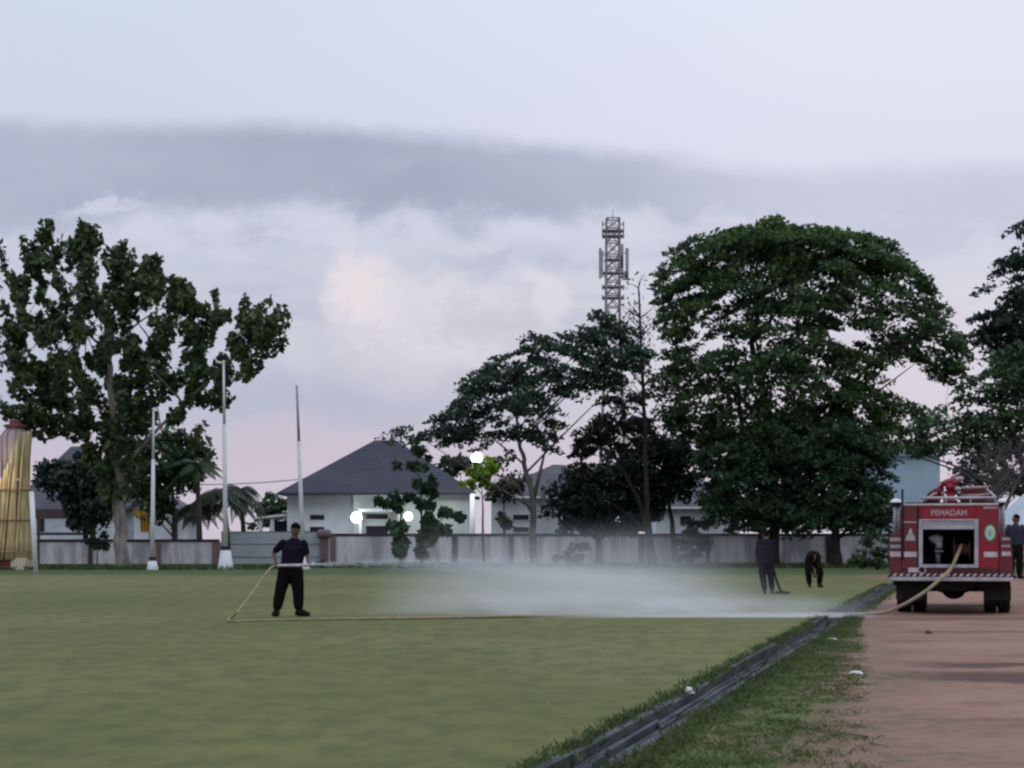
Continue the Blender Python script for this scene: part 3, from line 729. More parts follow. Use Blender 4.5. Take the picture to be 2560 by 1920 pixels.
# ---------------------------------------------------------------- lattice mast
m_steel = mat('mast_steel', (.30,.26,.28), .6, (.24,.21,.23), .5)
m_ant = mat('antenna_panel', (.40,.38,.42), .6)
s = 26.; b = G(1532, s); t = thing('lattice_tower', 'tall steel lattice telecom mast with antenna panels rising above the trees', 'mast', b)
z = lambda p_: CAMH+(HOR-p_)/s
H = z(547); hw = lambda zz: .66 + max(0, (z(800)-zz))*.035
mb = MB()
for sx, sy in ((-1,-1),(1,-1),(1,1),(-1,1)):
    mb.tube([(sx*hw(0), sy*hw(0), 0), (sx*hw(z(800)), sy*hw(z(800)), z(800)), (sx*.62, sy*.62, H)], [.12,.10,.085], 6)
mb.build('leg', m_steel, t)
mb = MB(); zz = 0.; k_ = 0
while zz < H-.5:
    st = 1.25 if zz > z(820) else 2.2; z2 = min(zz+st, H); a, b2 = hw(zz)*.97, hw(z2)*.97
    for i in range(4):
        c4 = ((-1,-1),(1,-1),(1,1),(-1,1)); p1, p2 = c4[i], c4[(i+1)%4]
        A1 = (p1[0]*a, p1[1]*a, zz); B1 = (p2[0]*b2, p2[1]*b2, z2); A2 = (p2[0]*a, p2[1]*a, zz); B2 = (p1[0]*b2, p1[1]*b2, z2)
        if i%2 == 0: mb.tube([A1,B1], .045, 4); mb.tube([A2,B2], .045, 4)
        else: mb.tube([A1,B1] if k_%2 else [A2,B2], .045, 4)
        mb.tube([(p1[0]*b2,p1[1]*b2,z2),(p2[0]*b2,p2[1]*b2,z2)], .06, 4)
    zz = z2; k_ += 1
mb.build('bracing', m_steel, t)
for pz in (578, 591, 650, 683, 718, 745):
    q = MB(); q.box(-.95 if pz != 650 else -.8, .95 if pz != 650 else .8, -.75, .75, z(pz)-.06, z(pz)+.06); q.build('platform', m_steel, t)
for px, p0_, p1_, w_ in ((1500,622,698,.13),(1505,628,690,.09),(1555,612,690,.12),(1567,622,700,.15),(1551,640,672,.24),(1562,680,702,.25)):
    q = MB(); xx = (px-1532)/s; q.box(xx-w_, xx+w_, -.5, -.3, z(p1_), z(p0_)); q.build('antenna', m_ant, t, bevel=.03)
    q2 = MB(); q2.tube([(xx,-.3,z(p0_+12)),(.6 if xx > 0 else -.6,-.3,z(p0_+12))], .05, 5); q2.build('antenna_arm', m_steel, t); q2 = MB(); q2.tube([(xx,-.3,z(p1_-6)),(.6 if xx > 0 else -.6,-.3,z(p1_-6))], .05, 5); q2.build('antenna_arm', m_steel, t)
for p_ in (562, 578, 591, 720, 745):
    for sx in (-1, 1):
        q = MB(); q.tube([(sx*.6,-.4,z(p_)),(sx*1.0,-.4,z(p_))], .05, 5); q.tube([(sx*1.0,-.4,z(p_)-.25),(sx*1.0,-.4,z(p_)+.25)], .07, 6)
        q.build('aerial', m_steel, t)
MB().tube([(.0,0,H-.1),(0,0,H+1.0)], [.05,.02], 5).build('lightning_rod', m_steel, t)
# power line across the gap in the trees
mb = MB(); A_, B_ = W(420, 1212, 36), W(955, 1168, 34)
pts = [A_.lerp(B_, i/24) - Vector((0,0,.8*math.sin(math.pi*i/24)*.5)) for i in range(25)]
mb.tube(pts, .035, 5, True); tag(mb.build('power_line', m_gate2), 'thin overhead cable running from the palms to the dark house roof', 'cable')

# ---------------------------------------------------------------- trees
g_dark = leaf_mat('leaf_dark', (.034,.074,.042), (.020,.046,.028))
g_mid = leaf_mat('leaf_mid', (.050,.095,.038), (.030,.060,.028))
g_left = leaf_mat('leaf_left_tree', (.088,.115,.046), (.036,.070,.034))
g_rain = leaf_mat('leaf_big_tree', (.068,.125,.042), (.034,.066,.030), .25)
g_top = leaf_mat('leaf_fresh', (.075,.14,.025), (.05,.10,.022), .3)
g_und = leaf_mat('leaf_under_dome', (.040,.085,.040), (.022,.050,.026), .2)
g_blk = leaf_mat('leaf_blackish', (.024,.046,.036), (.016,.030,.024), .1)  # near-black green for the darkest trees, shrubs and thicket
g_brown = leaf_mat('leaf_brownish', (.032,.036,.020), (.020,.022,.014), .15)
g_palm = leaf_mat('palm_leaf', (.075,.095,.065), (.05,.07,.05), .2)
g_lit = leaf_mat('leaf_lamp_lit', (.24,.36,.03), (.16,.26,.03), .35)  # street lamp's light put into the leaf colour, brighter and yellower
g_dry = leaf_mat('dry_twig_leaf', (.075,.065,.072), (.05,.045,.05), .1)
g_sap = leaf_mat('leaf_sapling', (.050,.100,.050), (.034,.070,.036), .25)
bark = mat('bark', (.10,.085,.07), .95, (.06,.05,.045), 2, bump=.6, bscale=8)
bark_p = mat('pale_bark', (.30,.27,.24), .95, (.17,.15,.135), 1.6, bump=.6, bscale=7, stretch=(2,2,.5))
bark_d = mat('dark_bark', (.035,.03,.028), .95, (.025,.02,.02), 2)
bark_g = mat('grey_bark', (.13,.12,.115), .95, (.08,.075,.07), 2)

tree('broadleaf_tree', 'big tree with knobbly leaf clusters and a pale trunk at the left', 45, 312,
     [(312,1423),(300,1330),(297,1240),(295,1120),(275,960),(262,800)],
     [dict(d=1.3, poly=[(30,690),(70,640),(75,600),(130,575),(150,640),(190,620),(205,590),(250,580),(262,650),(310,620),(330,680),(400,650),(430,720),(470,700),(505,760),(545,745),(575,800),(640,790),(690,790),(740,800),
         (715,850),(670,880),(660,935),(590,950),(560,1010),(500,1040),(480,1010),(440,1060),(400,1010),(380,1050),(350,1090),(355,1160),(330,1240),(300,1275),(240,1220),(215,1130),(150,1100),(95,1080),(20,1040),(35,930),(20,840),(45,760)],
         holes=[(235,690,30,40,.15),(130,745,28,26,.3),(400,760,26,24,.3),(560,840,34,24,.25),(470,900,20,22,.3),(330,850,16,40,.3),(120,870,18,22,.4),(240,1000,20,26,.2),(370,960,24,40,.3),(430,1000,22,26,.3),(620,850,24,16,.2),(175,1000,14,16,.3),(265,1060,16,30,.3),(90,980,18,14,.4)])],
     g_left, bark_p, 'knob', 1.55, 62, .36, .42, seed=4, droop=-.1, limbs=7, twigs=90, centre=(270,1050), aspect=.6, cr=(.44,.44,.66))
# upright finger-like sprays standing proud of that crown are part of it: a second crown mesh
bt = bpy.data.objects['broadleaf_tree']; rng = np.random.default_rng(31); L = []; tm = MB(); s = 45.
for px, py, ln, tx in ((62,600,80,-6),(100,625,80,0),(140,585,90,8),(128,560,30,4),(215,560,85,-8),(245,580,80,6),(310,600,70,4),(285,650,70,0),(345,665,75,10),(400,640,70,18),
                       (380,655,60,14),(455,700,60,14),(540,720,80,6),(550,760,80,6),(622,745,60,12),(635,770,50,12),(690,755,60,34),(715,782,50,48),(725,808,46,52),(600,790,50,-20),(20,680,110,-30),(-5,640,70,-20),
                       (660,880,60,30),(655,900,40,20),(515,1060,50,18),(505,760,50,-10),(470,745,60,0),(12,760,70,-15),(420,700,60,6)):
    a = np.array([(px-tx*.8-1280)/s, F/s + rng.normal()*1.0, CAMH+(HOR-py-ln*.5)/s]); d = np.array([tx/s*1.6, 0, ln/s])
    n = 80; f = rng.uniform(-.35, 1.0, n); wv = .30*np.sqrt(np.clip(1-(f*1.7-.85)**2, .08, 1))+.08
    q = rng.normal(size=(n,3)); q /= np.linalg.norm(q,axis=1)[:,None]; q *= (rng.uniform(.2,1,n)*wv)[:,None]
    L.append(a + d*(f-.5)[:,None] + q)
    tm.tube([Vector(a-d*1.1)-bt.location, Vector(a+d*.4)-bt.location], [.05,.02], 4)
quads('crown_sprays', leaf_quads(np.concatenate(L), .42, rng, -.3, .6) - np.array(bt.location), 4, g_left, bt)


tree('broadleaf_tree', 'leafy tree mostly cut off by the left edge, its leaves hanging in from the side', 50, -70,
     [(-70,1429),(-75,1100),(-60,800)], [(-70,700,75,110),(-20,660,40,60,.6),(-40,950,60,110),(-90,820,90,120)], g_dark, bark, 'knob', 1.6, 36, .32, .3, seed=8, limbs=14)
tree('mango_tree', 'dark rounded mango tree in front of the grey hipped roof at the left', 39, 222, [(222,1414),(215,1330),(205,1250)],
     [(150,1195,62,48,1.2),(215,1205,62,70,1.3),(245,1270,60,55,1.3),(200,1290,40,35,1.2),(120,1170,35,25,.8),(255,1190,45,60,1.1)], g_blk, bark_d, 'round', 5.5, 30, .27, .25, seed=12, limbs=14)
tree('broadleaf_tree', 'bushy mid green tree just right of the big pale trunk', 40, 440, [(440,1415),(436,1320),(432,1200)],
     [(410,1150,75,70),(450,1110,62,45),(380,1220,62,65),(470,1180,60,50),(350,1170,45,90),(400,1270,50,30),(505,1130,22,20,.5)], g_mid, bark, 'round', 3.8, 28, .3, .22, seed=13, limbs=14)

def palm(label, s, base, top, n, length, m, seed, droop=1.0, r=.16):
    rr = random.Random(seed); b = G(base, s); t = thing('palm_tree', label, 'palm', b)
    c = W(*top, s) - b; tp = [Vector((0,0,-.1)), Vector((c.x*.3,0,c.z*.5)), c]
    MB().tube(tp, [r*1.4, r, r*.8], 8).build('trunk', bark, t, True)
    V = []; st = MB()
    for k_ in range(n):
        a = 2*math.pi*k_/n + rr.uniform(-.2,.2); e = rr.uniform(-.1, 1.1); ln = length*rr.uniform(.75,1.15)
        d = Vector((math.cos(a), math.sin(a), 0)); pts = []
        for j in range(13):
            f = j/12; pts.append(c + d*ln*f*math.cos(e*.7) + Vector((0,0, ln*(math.sin(e)*f - droop*.75*f*f))))
        st.tube(pts, [.035*(1-.8*j/12) for j in range(13)], 4)
        for j in range(1, 13):
            for q in range(3):
                p_ = pts[j-1].lerp(pts[j], q/3); tan = (pts[j]-pts[j-1]).normalized(); sd_ = tan.cross(Vector((0,0,1))).normalized()
                for sg in (-1, 1):
                    l_ = ln*.26*math.sin(math.pi*min(.96, (j-.5+q/3)/13)+.12)
                    tip = p_ + (sd_*sg*.75 + tan*.45 + Vector((0,0,-.55)))*l_
                    V += [p_ - tan*.03, p_.lerp(tip,.5)-tan*.03+Vector((0,0,.03)), tip, p_.lerp(tip,.5)+tan*.06]
    quads('fronds', np.array([tuple(q) for q in V]), 4, m, t); st.build('frond_stalks', m, t)
palm('small palm with dark fronds right of the bushy mid green tree', 41, 500, (492,1165), 16, 2.0, g_mid, 3)
palm('pale green palm with drooping fronds beside the tall flagpole', 40, 570, (560,1235), 20, 2.5, g_palm, 4, 1.15)
palm('grey green palm with long arching fronds behind the metal gate', 38, 612, (600,1225), 22, 1.9, g_palm, 6, 1.5)
palm('low shaggy palm behind the wall between the two flagpoles', 39.5, 500, (498,1262), 20, 2.1, g_palm, 7, 1.25)
for i, (px, blobs, lab) in enumerate(((678, [(680,1265,42,44),(650,1290,30,35),(705,1275,26,34)], 'rounded far tree behind the carport left of the dark roof'),
        (1128, [(1130,1160,40,25),(1160,1165,50,28),(1100,1180,30,22)], 'pale green far tree behind the street lamp beside the dark roof'),
        (2030, [(1960,1200,80,110),(2060,1190,80,120),(2120,1210,70,80)], 'far dark tree behind the lower part of the big dome tree'))):
    if i == 2: continue
    tree('broadleaf_tree', lab, 30, px, [(px,1402),(px,1300)], blobs, g_mid if i != 1 else g_palm, bark, 'round', 2.6, 24, .38, .25, seed=20+i, limbs=6)
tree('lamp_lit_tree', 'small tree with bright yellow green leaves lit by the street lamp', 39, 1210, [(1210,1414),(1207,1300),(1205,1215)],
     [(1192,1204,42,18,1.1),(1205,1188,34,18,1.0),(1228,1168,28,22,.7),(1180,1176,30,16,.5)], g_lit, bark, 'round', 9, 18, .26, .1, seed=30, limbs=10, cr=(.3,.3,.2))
tree('broadleaf_tree', 'dim olive tree right of the street lamp behind the forked trunk', 37, 1262, [(1262,1412),(1260,1250)],
     [(1250,1170,42,36,.8),(1275,1215,55,42,1.1),(1240,1225,30,26),(1262,1290,20,60,.6)], g_brown, bark, 'round', 3.2, 24, .28, .15, seed=31, limbs=8)
# umbrella-shaped tree in the middle
tree('umbrella_tree', 'spreading umbrella tree with a forked slender trunk in the middle', 44, 1338,
     [(1338,1422),(1330,1340),(1333,1250),(1312,1160),(1300,1110),(1290,1040)],
     [dict(d=2.6, poly=[(1070,1085),(1085,1045),(1120,1020),(1160,985),(1165,940),(1200,905),(1240,890),(1290,885),(1300,850),(1340,815),(1370,845),(1430,830),(1500,815),(1575,808),(1580,850),(1625,880),(1600,930),(1560,925),
         (1570,970),(1520,985),(1470,975),(1430,1005),(1390,985),(1385,1030),(1400,1075),(1420,1110),(1370,1128),(1330,1110),(1300,1130),(1260,1100),(1200,1118),(1150,1100),(1110,1115)],
         holes=[(1480,880,30,12,.2),(1540,890,24,16,.3),(1330,1000,20,14,.4),(1360,1050,16,20,.4),(1230,1085,30,14,.4),(1280,1060,20,12,.5)]),
      (1490,789,40,8,1.6),(1005,1090,34,22,1.3),(1045,1092,40,14,.9),(1180,1000,60,40,.8),(1280,960,80,50,.8)],
     g_dark, bark_g, 'flat', 1.9, 34, .24, .24, seed=41, limbs=18, twigs=110, droop=.2, centre=(1330,1150), cr=(.8,.8,.25),
     extra=(([(1333,1250),(1350,1180),(1362,1130),(1385,1060)], .14), ([(1333,1290),(1305,1240),(1290,1200)], .08)))
tree('leaning_tree', 'dark tree with layered brownish foliage left of the bare tall tree', 42, 1637,
     [(1637,1418),(1622,1340),(1600,1260),(1560,1180),(1525,1120)],
     [(1490,1085,78,22,1.2),(1555,1055,75,26,1.3),(1470,1125,55,24,1.1),(1445,1160,35,30,.8),(1570,1105,55,22,1.0),(1600,1080,40,26,1.0),(1450,1190,30,20,.6),(1570,1020,45,24,1.0),(1530,1000,30,18,.9),(1610,980,36,40,.8),(1600,900,34,36,.7)],
     g_brown, bark_d, 'flat', 3.4, 30, .26, .2, seed=43, limbs=22, twigs=60, centre=(1540,1250), cr=(.6,.6,.25),
     extra=(([(1637,1418),(1616,1260),(1612,1150),(1590,1090)], .16),))
tree('sparse_tree', 'thin nearly bare tree with fine twigs in front of the telecom mast', 43, 1625,
     [(1625,1420),(1618,1250),(1612,1080),(1606,930),(1600,820),(1596,720)],
     [(1600,770,60,55,.9),(1585,850,60,60,1.2),(1620,900,40,70,1.2),(1580,760,40,40,.8),(1575,940,50,50,.6),(1560,820,40,50,.5),(1640,960,30,50,.5),(1590,1000,40,40,.4),(1600,700,40,30,.3)],
     g_brown, bark_d, 'sparse', 3.0, 9, .24, .17, seed=45, limbs=46, twigs=120, centre=(1610,1000), cr=(.5,.5,.5))
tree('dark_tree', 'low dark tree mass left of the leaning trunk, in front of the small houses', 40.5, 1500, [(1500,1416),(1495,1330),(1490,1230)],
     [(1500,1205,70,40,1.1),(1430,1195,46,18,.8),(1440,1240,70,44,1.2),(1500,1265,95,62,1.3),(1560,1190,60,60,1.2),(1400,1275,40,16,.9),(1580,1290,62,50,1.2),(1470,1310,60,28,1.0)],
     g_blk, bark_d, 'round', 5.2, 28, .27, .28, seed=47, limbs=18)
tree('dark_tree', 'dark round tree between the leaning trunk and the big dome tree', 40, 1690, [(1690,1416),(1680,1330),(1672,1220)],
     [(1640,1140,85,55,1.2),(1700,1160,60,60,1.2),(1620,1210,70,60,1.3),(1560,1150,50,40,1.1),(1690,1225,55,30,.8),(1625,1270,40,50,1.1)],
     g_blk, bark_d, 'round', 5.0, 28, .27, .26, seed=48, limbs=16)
# the big dome tree
tree('rain_tree', 'huge dome shaped green tree towering right of the telecom mast', 41, 1935,
     [(1935,1418),(1938,1300),(1930,1150),(1915,1000),(1880,860),(1900,720)],
     [dict(d=2.8, poly=[(1645,760),(1640,700),(1675,640),(1720,600),(1790,580),(1850,570),(1920,552),(1990,560),(2060,575),(2150,585),(2230,610),(2290,660),(2320,720),(2370,780),(2400,850),(2410,920),(2370,960),(2330,930),
         (2290,900),(2235,920),(2220,980),(2280,1010),(2330,1040),(2380,1080),(2330,1120),(2240,1110),(2200,1160),(1800,1180),(1760,1110),(1700,1090),(1660,1030),(1640,930),(1655,850)],
         holes=[(1760,810,50,30,.45),(1850,790,50,24,.45),(1780,920,60,40,.45),(1880,870,40,30,.5),(1960,820,60,20,.5),(2160,780,50,30,.5),(2160,850,60,26,.4),(2250,800,40,30,.45),(1780,1010,50,40,.4),(2050,900,50,22,.5),(2250,940,60,40,.15),(2080,960,40,20,.5),(2280,1060,60,20,.5),(1930,960,60,20,.6)]),
      (1950,640,230,60,.8),(1780,680,110,60,.6),(2150,690,130,60,.7),(2000,1090,190,70,1.2)],
     g_rain, bark_d, 'flat', 1.55, 36, .27, .4, seed=51, limbs=40, twigs=260, droop=.3, centre=(1940,1150), cr=(.85,.85,.32),
     extra=(([(1938,1300),(1860,1120),(1845,980),(1830,850)], .25), ([(1938,1280),(2030,1120),(2100,980),(2160,870)], .28), ([(2060,1060),(2180,990),(2300,900)], .12)))
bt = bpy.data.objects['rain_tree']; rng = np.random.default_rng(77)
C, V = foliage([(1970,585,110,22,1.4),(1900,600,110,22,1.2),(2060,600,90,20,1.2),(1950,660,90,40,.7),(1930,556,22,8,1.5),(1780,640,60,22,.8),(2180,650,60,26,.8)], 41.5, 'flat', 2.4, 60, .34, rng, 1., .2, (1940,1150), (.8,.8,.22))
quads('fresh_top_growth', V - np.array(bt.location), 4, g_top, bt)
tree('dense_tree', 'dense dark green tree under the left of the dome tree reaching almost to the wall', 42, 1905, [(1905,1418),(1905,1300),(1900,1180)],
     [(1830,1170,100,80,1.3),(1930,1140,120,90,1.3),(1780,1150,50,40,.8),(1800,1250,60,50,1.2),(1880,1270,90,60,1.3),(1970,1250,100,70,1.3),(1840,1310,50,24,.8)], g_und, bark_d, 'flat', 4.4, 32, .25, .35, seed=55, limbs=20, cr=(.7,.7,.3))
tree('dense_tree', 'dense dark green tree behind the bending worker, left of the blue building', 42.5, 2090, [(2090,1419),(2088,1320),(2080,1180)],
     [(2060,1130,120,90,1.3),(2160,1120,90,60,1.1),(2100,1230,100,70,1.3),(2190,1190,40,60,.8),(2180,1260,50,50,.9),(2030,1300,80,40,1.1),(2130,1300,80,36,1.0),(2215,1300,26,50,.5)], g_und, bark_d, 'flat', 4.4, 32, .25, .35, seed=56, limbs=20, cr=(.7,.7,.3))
tree('broadleaf_tree', 'tall dark tree at the right edge with drooping side branches', 48, 2590, [(2590,1426),(2585,1200),(2580,900),(2590,600)],
     [(2560,590,44,36,1.3),(2550,660,66,50,1.3),(2535,740,76,60,1.4),(2510,810,90,55,1.5),(2550,880,100,70,1.5),(2470,850,50,40,1.2)],
     g_blk, bark_d, 'flat', 3.0, 32, .27, .35, seed=61, limbs=36, twigs=120, droop=.5, centre=(2600,1000), cr=(.8,.8,.25))
tree('broadleaf_tree', 'green tree with airy foliage hanging over the fire truck at the right', 50, 2600, [(2600,1429),(2580,1250),(2540,1100),(2500,1000)],
     [(2530,920,90,60,1.4),(2490,990,90,60,1.4),(2560,1040,80,60,1.3),(2440,1050,80,44,1.2),(2400,1100,90,35,.9),(2340,1130,70,26,.8),(2470,1110,70,30,.8),(2330,1060,60,40,.8),(2260,1110,70,30,.6)],
     g_mid, bark_d, 'flat', 3.2, 28, .25, .28, seed=62, limbs=34, twigs=120, droop=.4, centre=(2560,1150), cr=(.7,.7,.28),
     extra=(([(2592,1330),(2560,1240),(2520,1170),(2500,1100)], .12),))
tree('bare_bush', 'leafless purple grey bush behind the water cannon of the truck', 55, 2470, [(2470,1436),(2465,1300),(2470,1180)],
     [(2470,1140,70,50,1.0),(2420,1190,50,30,.9),(2520,1180,60,60,1.0),(2450,1230,70,30,.8),(2550,1120,50,50,.9)], g_dry, bark_g, 'sparse', 7, 16, .20, .14, seed=63, limbs=60, twigs=200, droop=0, centre=(2480,1300), aspect=.2,
     extra=(([(2500,1436),(2508,1280),(2548,1190),(2575,1120)], .14), ([(2508,1290),(2480,1200),(2500,1130)], .10)))
# saplings and shrubs in front of the wall
tree('teak_sapling', 'broad leaved sapling with a dark bushy stem in front of the porch lamps, left one', 43.5, 1003, [(1003,1420),(1003,1340),(1002,1260)],
     [(1003,1370,13,34,3.5),(1002,1330,15,30,3.5),(980,1265,30,22,.8),(1003,1244,34,16,.8),(955,1258,22,8,.8),(990,1308,16,20,1.2)], g_sap, bark_d, 'round', 7, 12, .42, .12, seed=71, limbs=8, cr=(.28,.28,.25), aspect=.6)
tree('teak_sapling', 'broad leaved sapling with wide spreading leaves, right of its twin in front of the wall', 43.5, 1056, [(1056,1420),(1054,1340),(1052,1200)],
     [(1056,1360,8,36,2.5),(1064,1310,18,30,1.5),(1070,1255,26,30,1.1),(1110,1275,34,18,.8),(1150,1296,22,6,.9),(1095,1320,34,20,1.0),(1082,1350,18,12,.8),(1060,1215,34,26,1.0),(1050,1165,40,26,.4),(1005,1165,36,30,.35),(1050,1130,16,10,.3)],
     g_sap, bark_d, 'round', 7, 12, .42, .12, seed=72, limbs=14, cr=(.3,.3,.25), aspect=.6)
tree('shrub', 'dark young shrub growing against the wall beside the far left bush', 43.5, 243, [(243,1416),(243,1370)], [(236,1345,22,28),(258,1355,14,16)], g_dark, bark_d, 'round', 8, 16, .25, .05, cat='shrub', seed=73, limbs=4, cr=(.3,.3,.3))
tree('shrub', 'dark pointed shrub at the wall between the spray and the dome tree', 42, 1730, [(1730,1418),(1730,1360)], [(1732,1320,30,26),(1735,1355,46,20),(1730,1385,34,24)], g_blk, bark_d, 'flat', 9, 22, .28, .06, cat='shrub', seed=74, limbs=6, cr=(.35,.35,.15))
tree('shrub', 'bright green weedy shrub at the wall just left of the fire truck', 46, 2190, [(2190,1424),(2190,1390)], [(2190,1392,44,22),(2150,1404,40,12),(2225,1370,30,30),(2180,1350,20,16,.7)], g_mid, bark_d, 'round', 6, 20, .25, .05, cat='shrub', seed=75, limbs=6, cr=(.35,.35,.22))
tree('shrub', 'low shrub hazed by the spray at the foot of the wall under the umbrella tree', 42, 1440, [(1440,1418),(1440,1380)], [(1445,1380,40,26),(1400,1395,26,16)], g_dark, bark_d, 'round', 5, 18, .25, .05, cat='shrub', seed=76, limbs=6, cr=(.35,.35,.22))
tree('shrub', 'tiny dark tuft at the wall foot just right of the man with the hose', 44, 805, [(805,1421),(805,1412)], [(806,1409,13,6)], g_dark, bark_d, 'round', 12, 12, .15, .02, cat='shrub', seed=77, limbs=2, cr=(.15,.15,.1))

# woody thicket and hedge behind the wall, seen as one mass under the crowns
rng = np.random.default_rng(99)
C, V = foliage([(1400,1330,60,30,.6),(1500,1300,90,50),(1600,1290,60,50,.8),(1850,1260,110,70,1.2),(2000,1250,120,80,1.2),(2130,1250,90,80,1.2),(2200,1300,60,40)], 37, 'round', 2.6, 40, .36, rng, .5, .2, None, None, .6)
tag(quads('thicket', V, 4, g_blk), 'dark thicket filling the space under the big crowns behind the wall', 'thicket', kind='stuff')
tree('bush', 'dense purplish dark bush behind the roof of the fire truck at the right', 47, 2480, [(2480,1425),(2480,1300)],
     [(2430,1170,70,50,1.1),(2500,1120,70,60,1.1),(2560,1160,60,80,1.1),(2480,1220,90,50,1.1),(2400,1220,40,36,.8)], leaf_mat('purple_grey_leaf', (.060,.055,.062), (.038,.036,.042), .1), bark_d, 'round', 3.2, 26, .22, .15, cat='bush', seed=81, limbs=14)

# ---------------------------------------------------------------- people
m_skin = mat('skin', (.13,.072,.050), .6, (.11,.060,.042), 6)
m_hair = mat('hair', (.005,.004,.005), .9, spec=.05)
m_eye = mat('eye', (.02,.015,.012), .3)
m_navy = mat('navy_cloth', (.008,.008,.018), .95, (.012,.011,.022), 5, spec=.08, bump=.3, bscale=18)
m_trou = mat('dark_trousers', (.011,.008,.008), .95, (.007,.005,.005), 5, spec=.08, bump=.3, bscale=14)
m_olive = mat('olive_trousers', (.012,.012,.009), .95, (.008,.008,.006), 5, spec=.08)
m_boot = mat('boot_leather', (.008,.007,.005), .7, spec=.15)
m_belt = mat('pale_hose', (.52,.50,.55), .6, (.42,.40,.45), 8)
m_red = mat('chest_print', (.045,.014,.020), .8)
V3 = Vector
def seg(mb, p0, p1, r0, r1, n=12):
    p0, p1 = V3(p0), V3(p1); d = (p1-p0).normalized(); pts = []; rs = []
    for a in (-90,-60,-30,0): pts.append(p0 + d*r0*math.sin(R(a))); rs.append(max(.002, r0*math.cos(R(a))))
    for a in (0,30,60,90): pts.append(p1 + d*r1*math.sin(R(a))); rs.append(max(.002, r1*math.cos(R(a))))
    mb.tube(pts, rs, n)
def torso(mb, rings, side, n=18):           # rings: (centre, half width, half depth), closed by rounded ends
    side = V3(side).normalized(); P_ = [V3(r[0]) for r in rings]; vs = []
    full = [(P_[0] - (P_[1]-P_[0]).normalized()*.03, rings[0][1]*.6, rings[0][2]*.6)] + [(P_[i], rings[i][1], rings[i][2]) for i in range(len(rings))] + \
           [(P_[-1] + (P_[-1]-P_[-2]).normalized()*.03, rings[-1][1]*.55, rings[-1][2]*.6)]
    for i, (c, a, b_) in enumerate(full):
        d = (full[min(i+1, len(full)-1)][0] - full[max(i-1, 0)][0]).normalized(); sx = (side - d*side.dot(d)).normalized(); sy = d.cross(sx)
        for k_ in range(n):
            t = 2*math.pi*k_/n; vs.append(c + sx*a*math.cos(t) + sy*b_*math.sin(t))
    m_ = len(full)
    fs = [(i*n+k_, i*n+(k_+1)%n, (i+1)*n+(k_+1)%n, (i+1)*n+k_) for i in range(m_-1) for k_ in range(n)]
    fs += [tuple(reversed(range(n))), tuple(range((m_-1)*n, m_*n))]
    mb.add(vs, fs)
def hand(mb, wrist, dirn, palm_n, curl=.9, thumb=1):
    w = V3(wrist); d = V3(dirn).normalized(); nrm = V3(palm_n); nrm = (nrm - d*nrm.dot(d)).normalized(); sx = d.cross(nrm)
    c = w + d*.045
    rot = Matrix((sx, d, nrm)).transposed()
    mb.ell(c, (.042, .055, .017), 10, 8, rot)
    for i, (ox, L) in enumerate(((-.031,.068),(-.011,.078),(.010,.073),(.030,.058))):
        p = w + d*.085 + sx*ox; a = curl*.35
        for j, f in enumerate((.45,.32,.23)):
            q = p + (d*math.cos(a) + nrm*math.sin(a))*L*f*1.1; seg(mb, p, q, .0105-.001*j, .0098-.001*j, 8); p = q; a += curl*.75
    p = w + d*.03 - sx*.035*thumb; q = p - sx*.032*thumb + d*.022 + nrm*.012; seg(mb, p, q, .0125, .011, 8)
    seg(mb, q, q + d*.028 + nrm*.016*curl - sx*.006*thumb, .0110, .0095, 8)
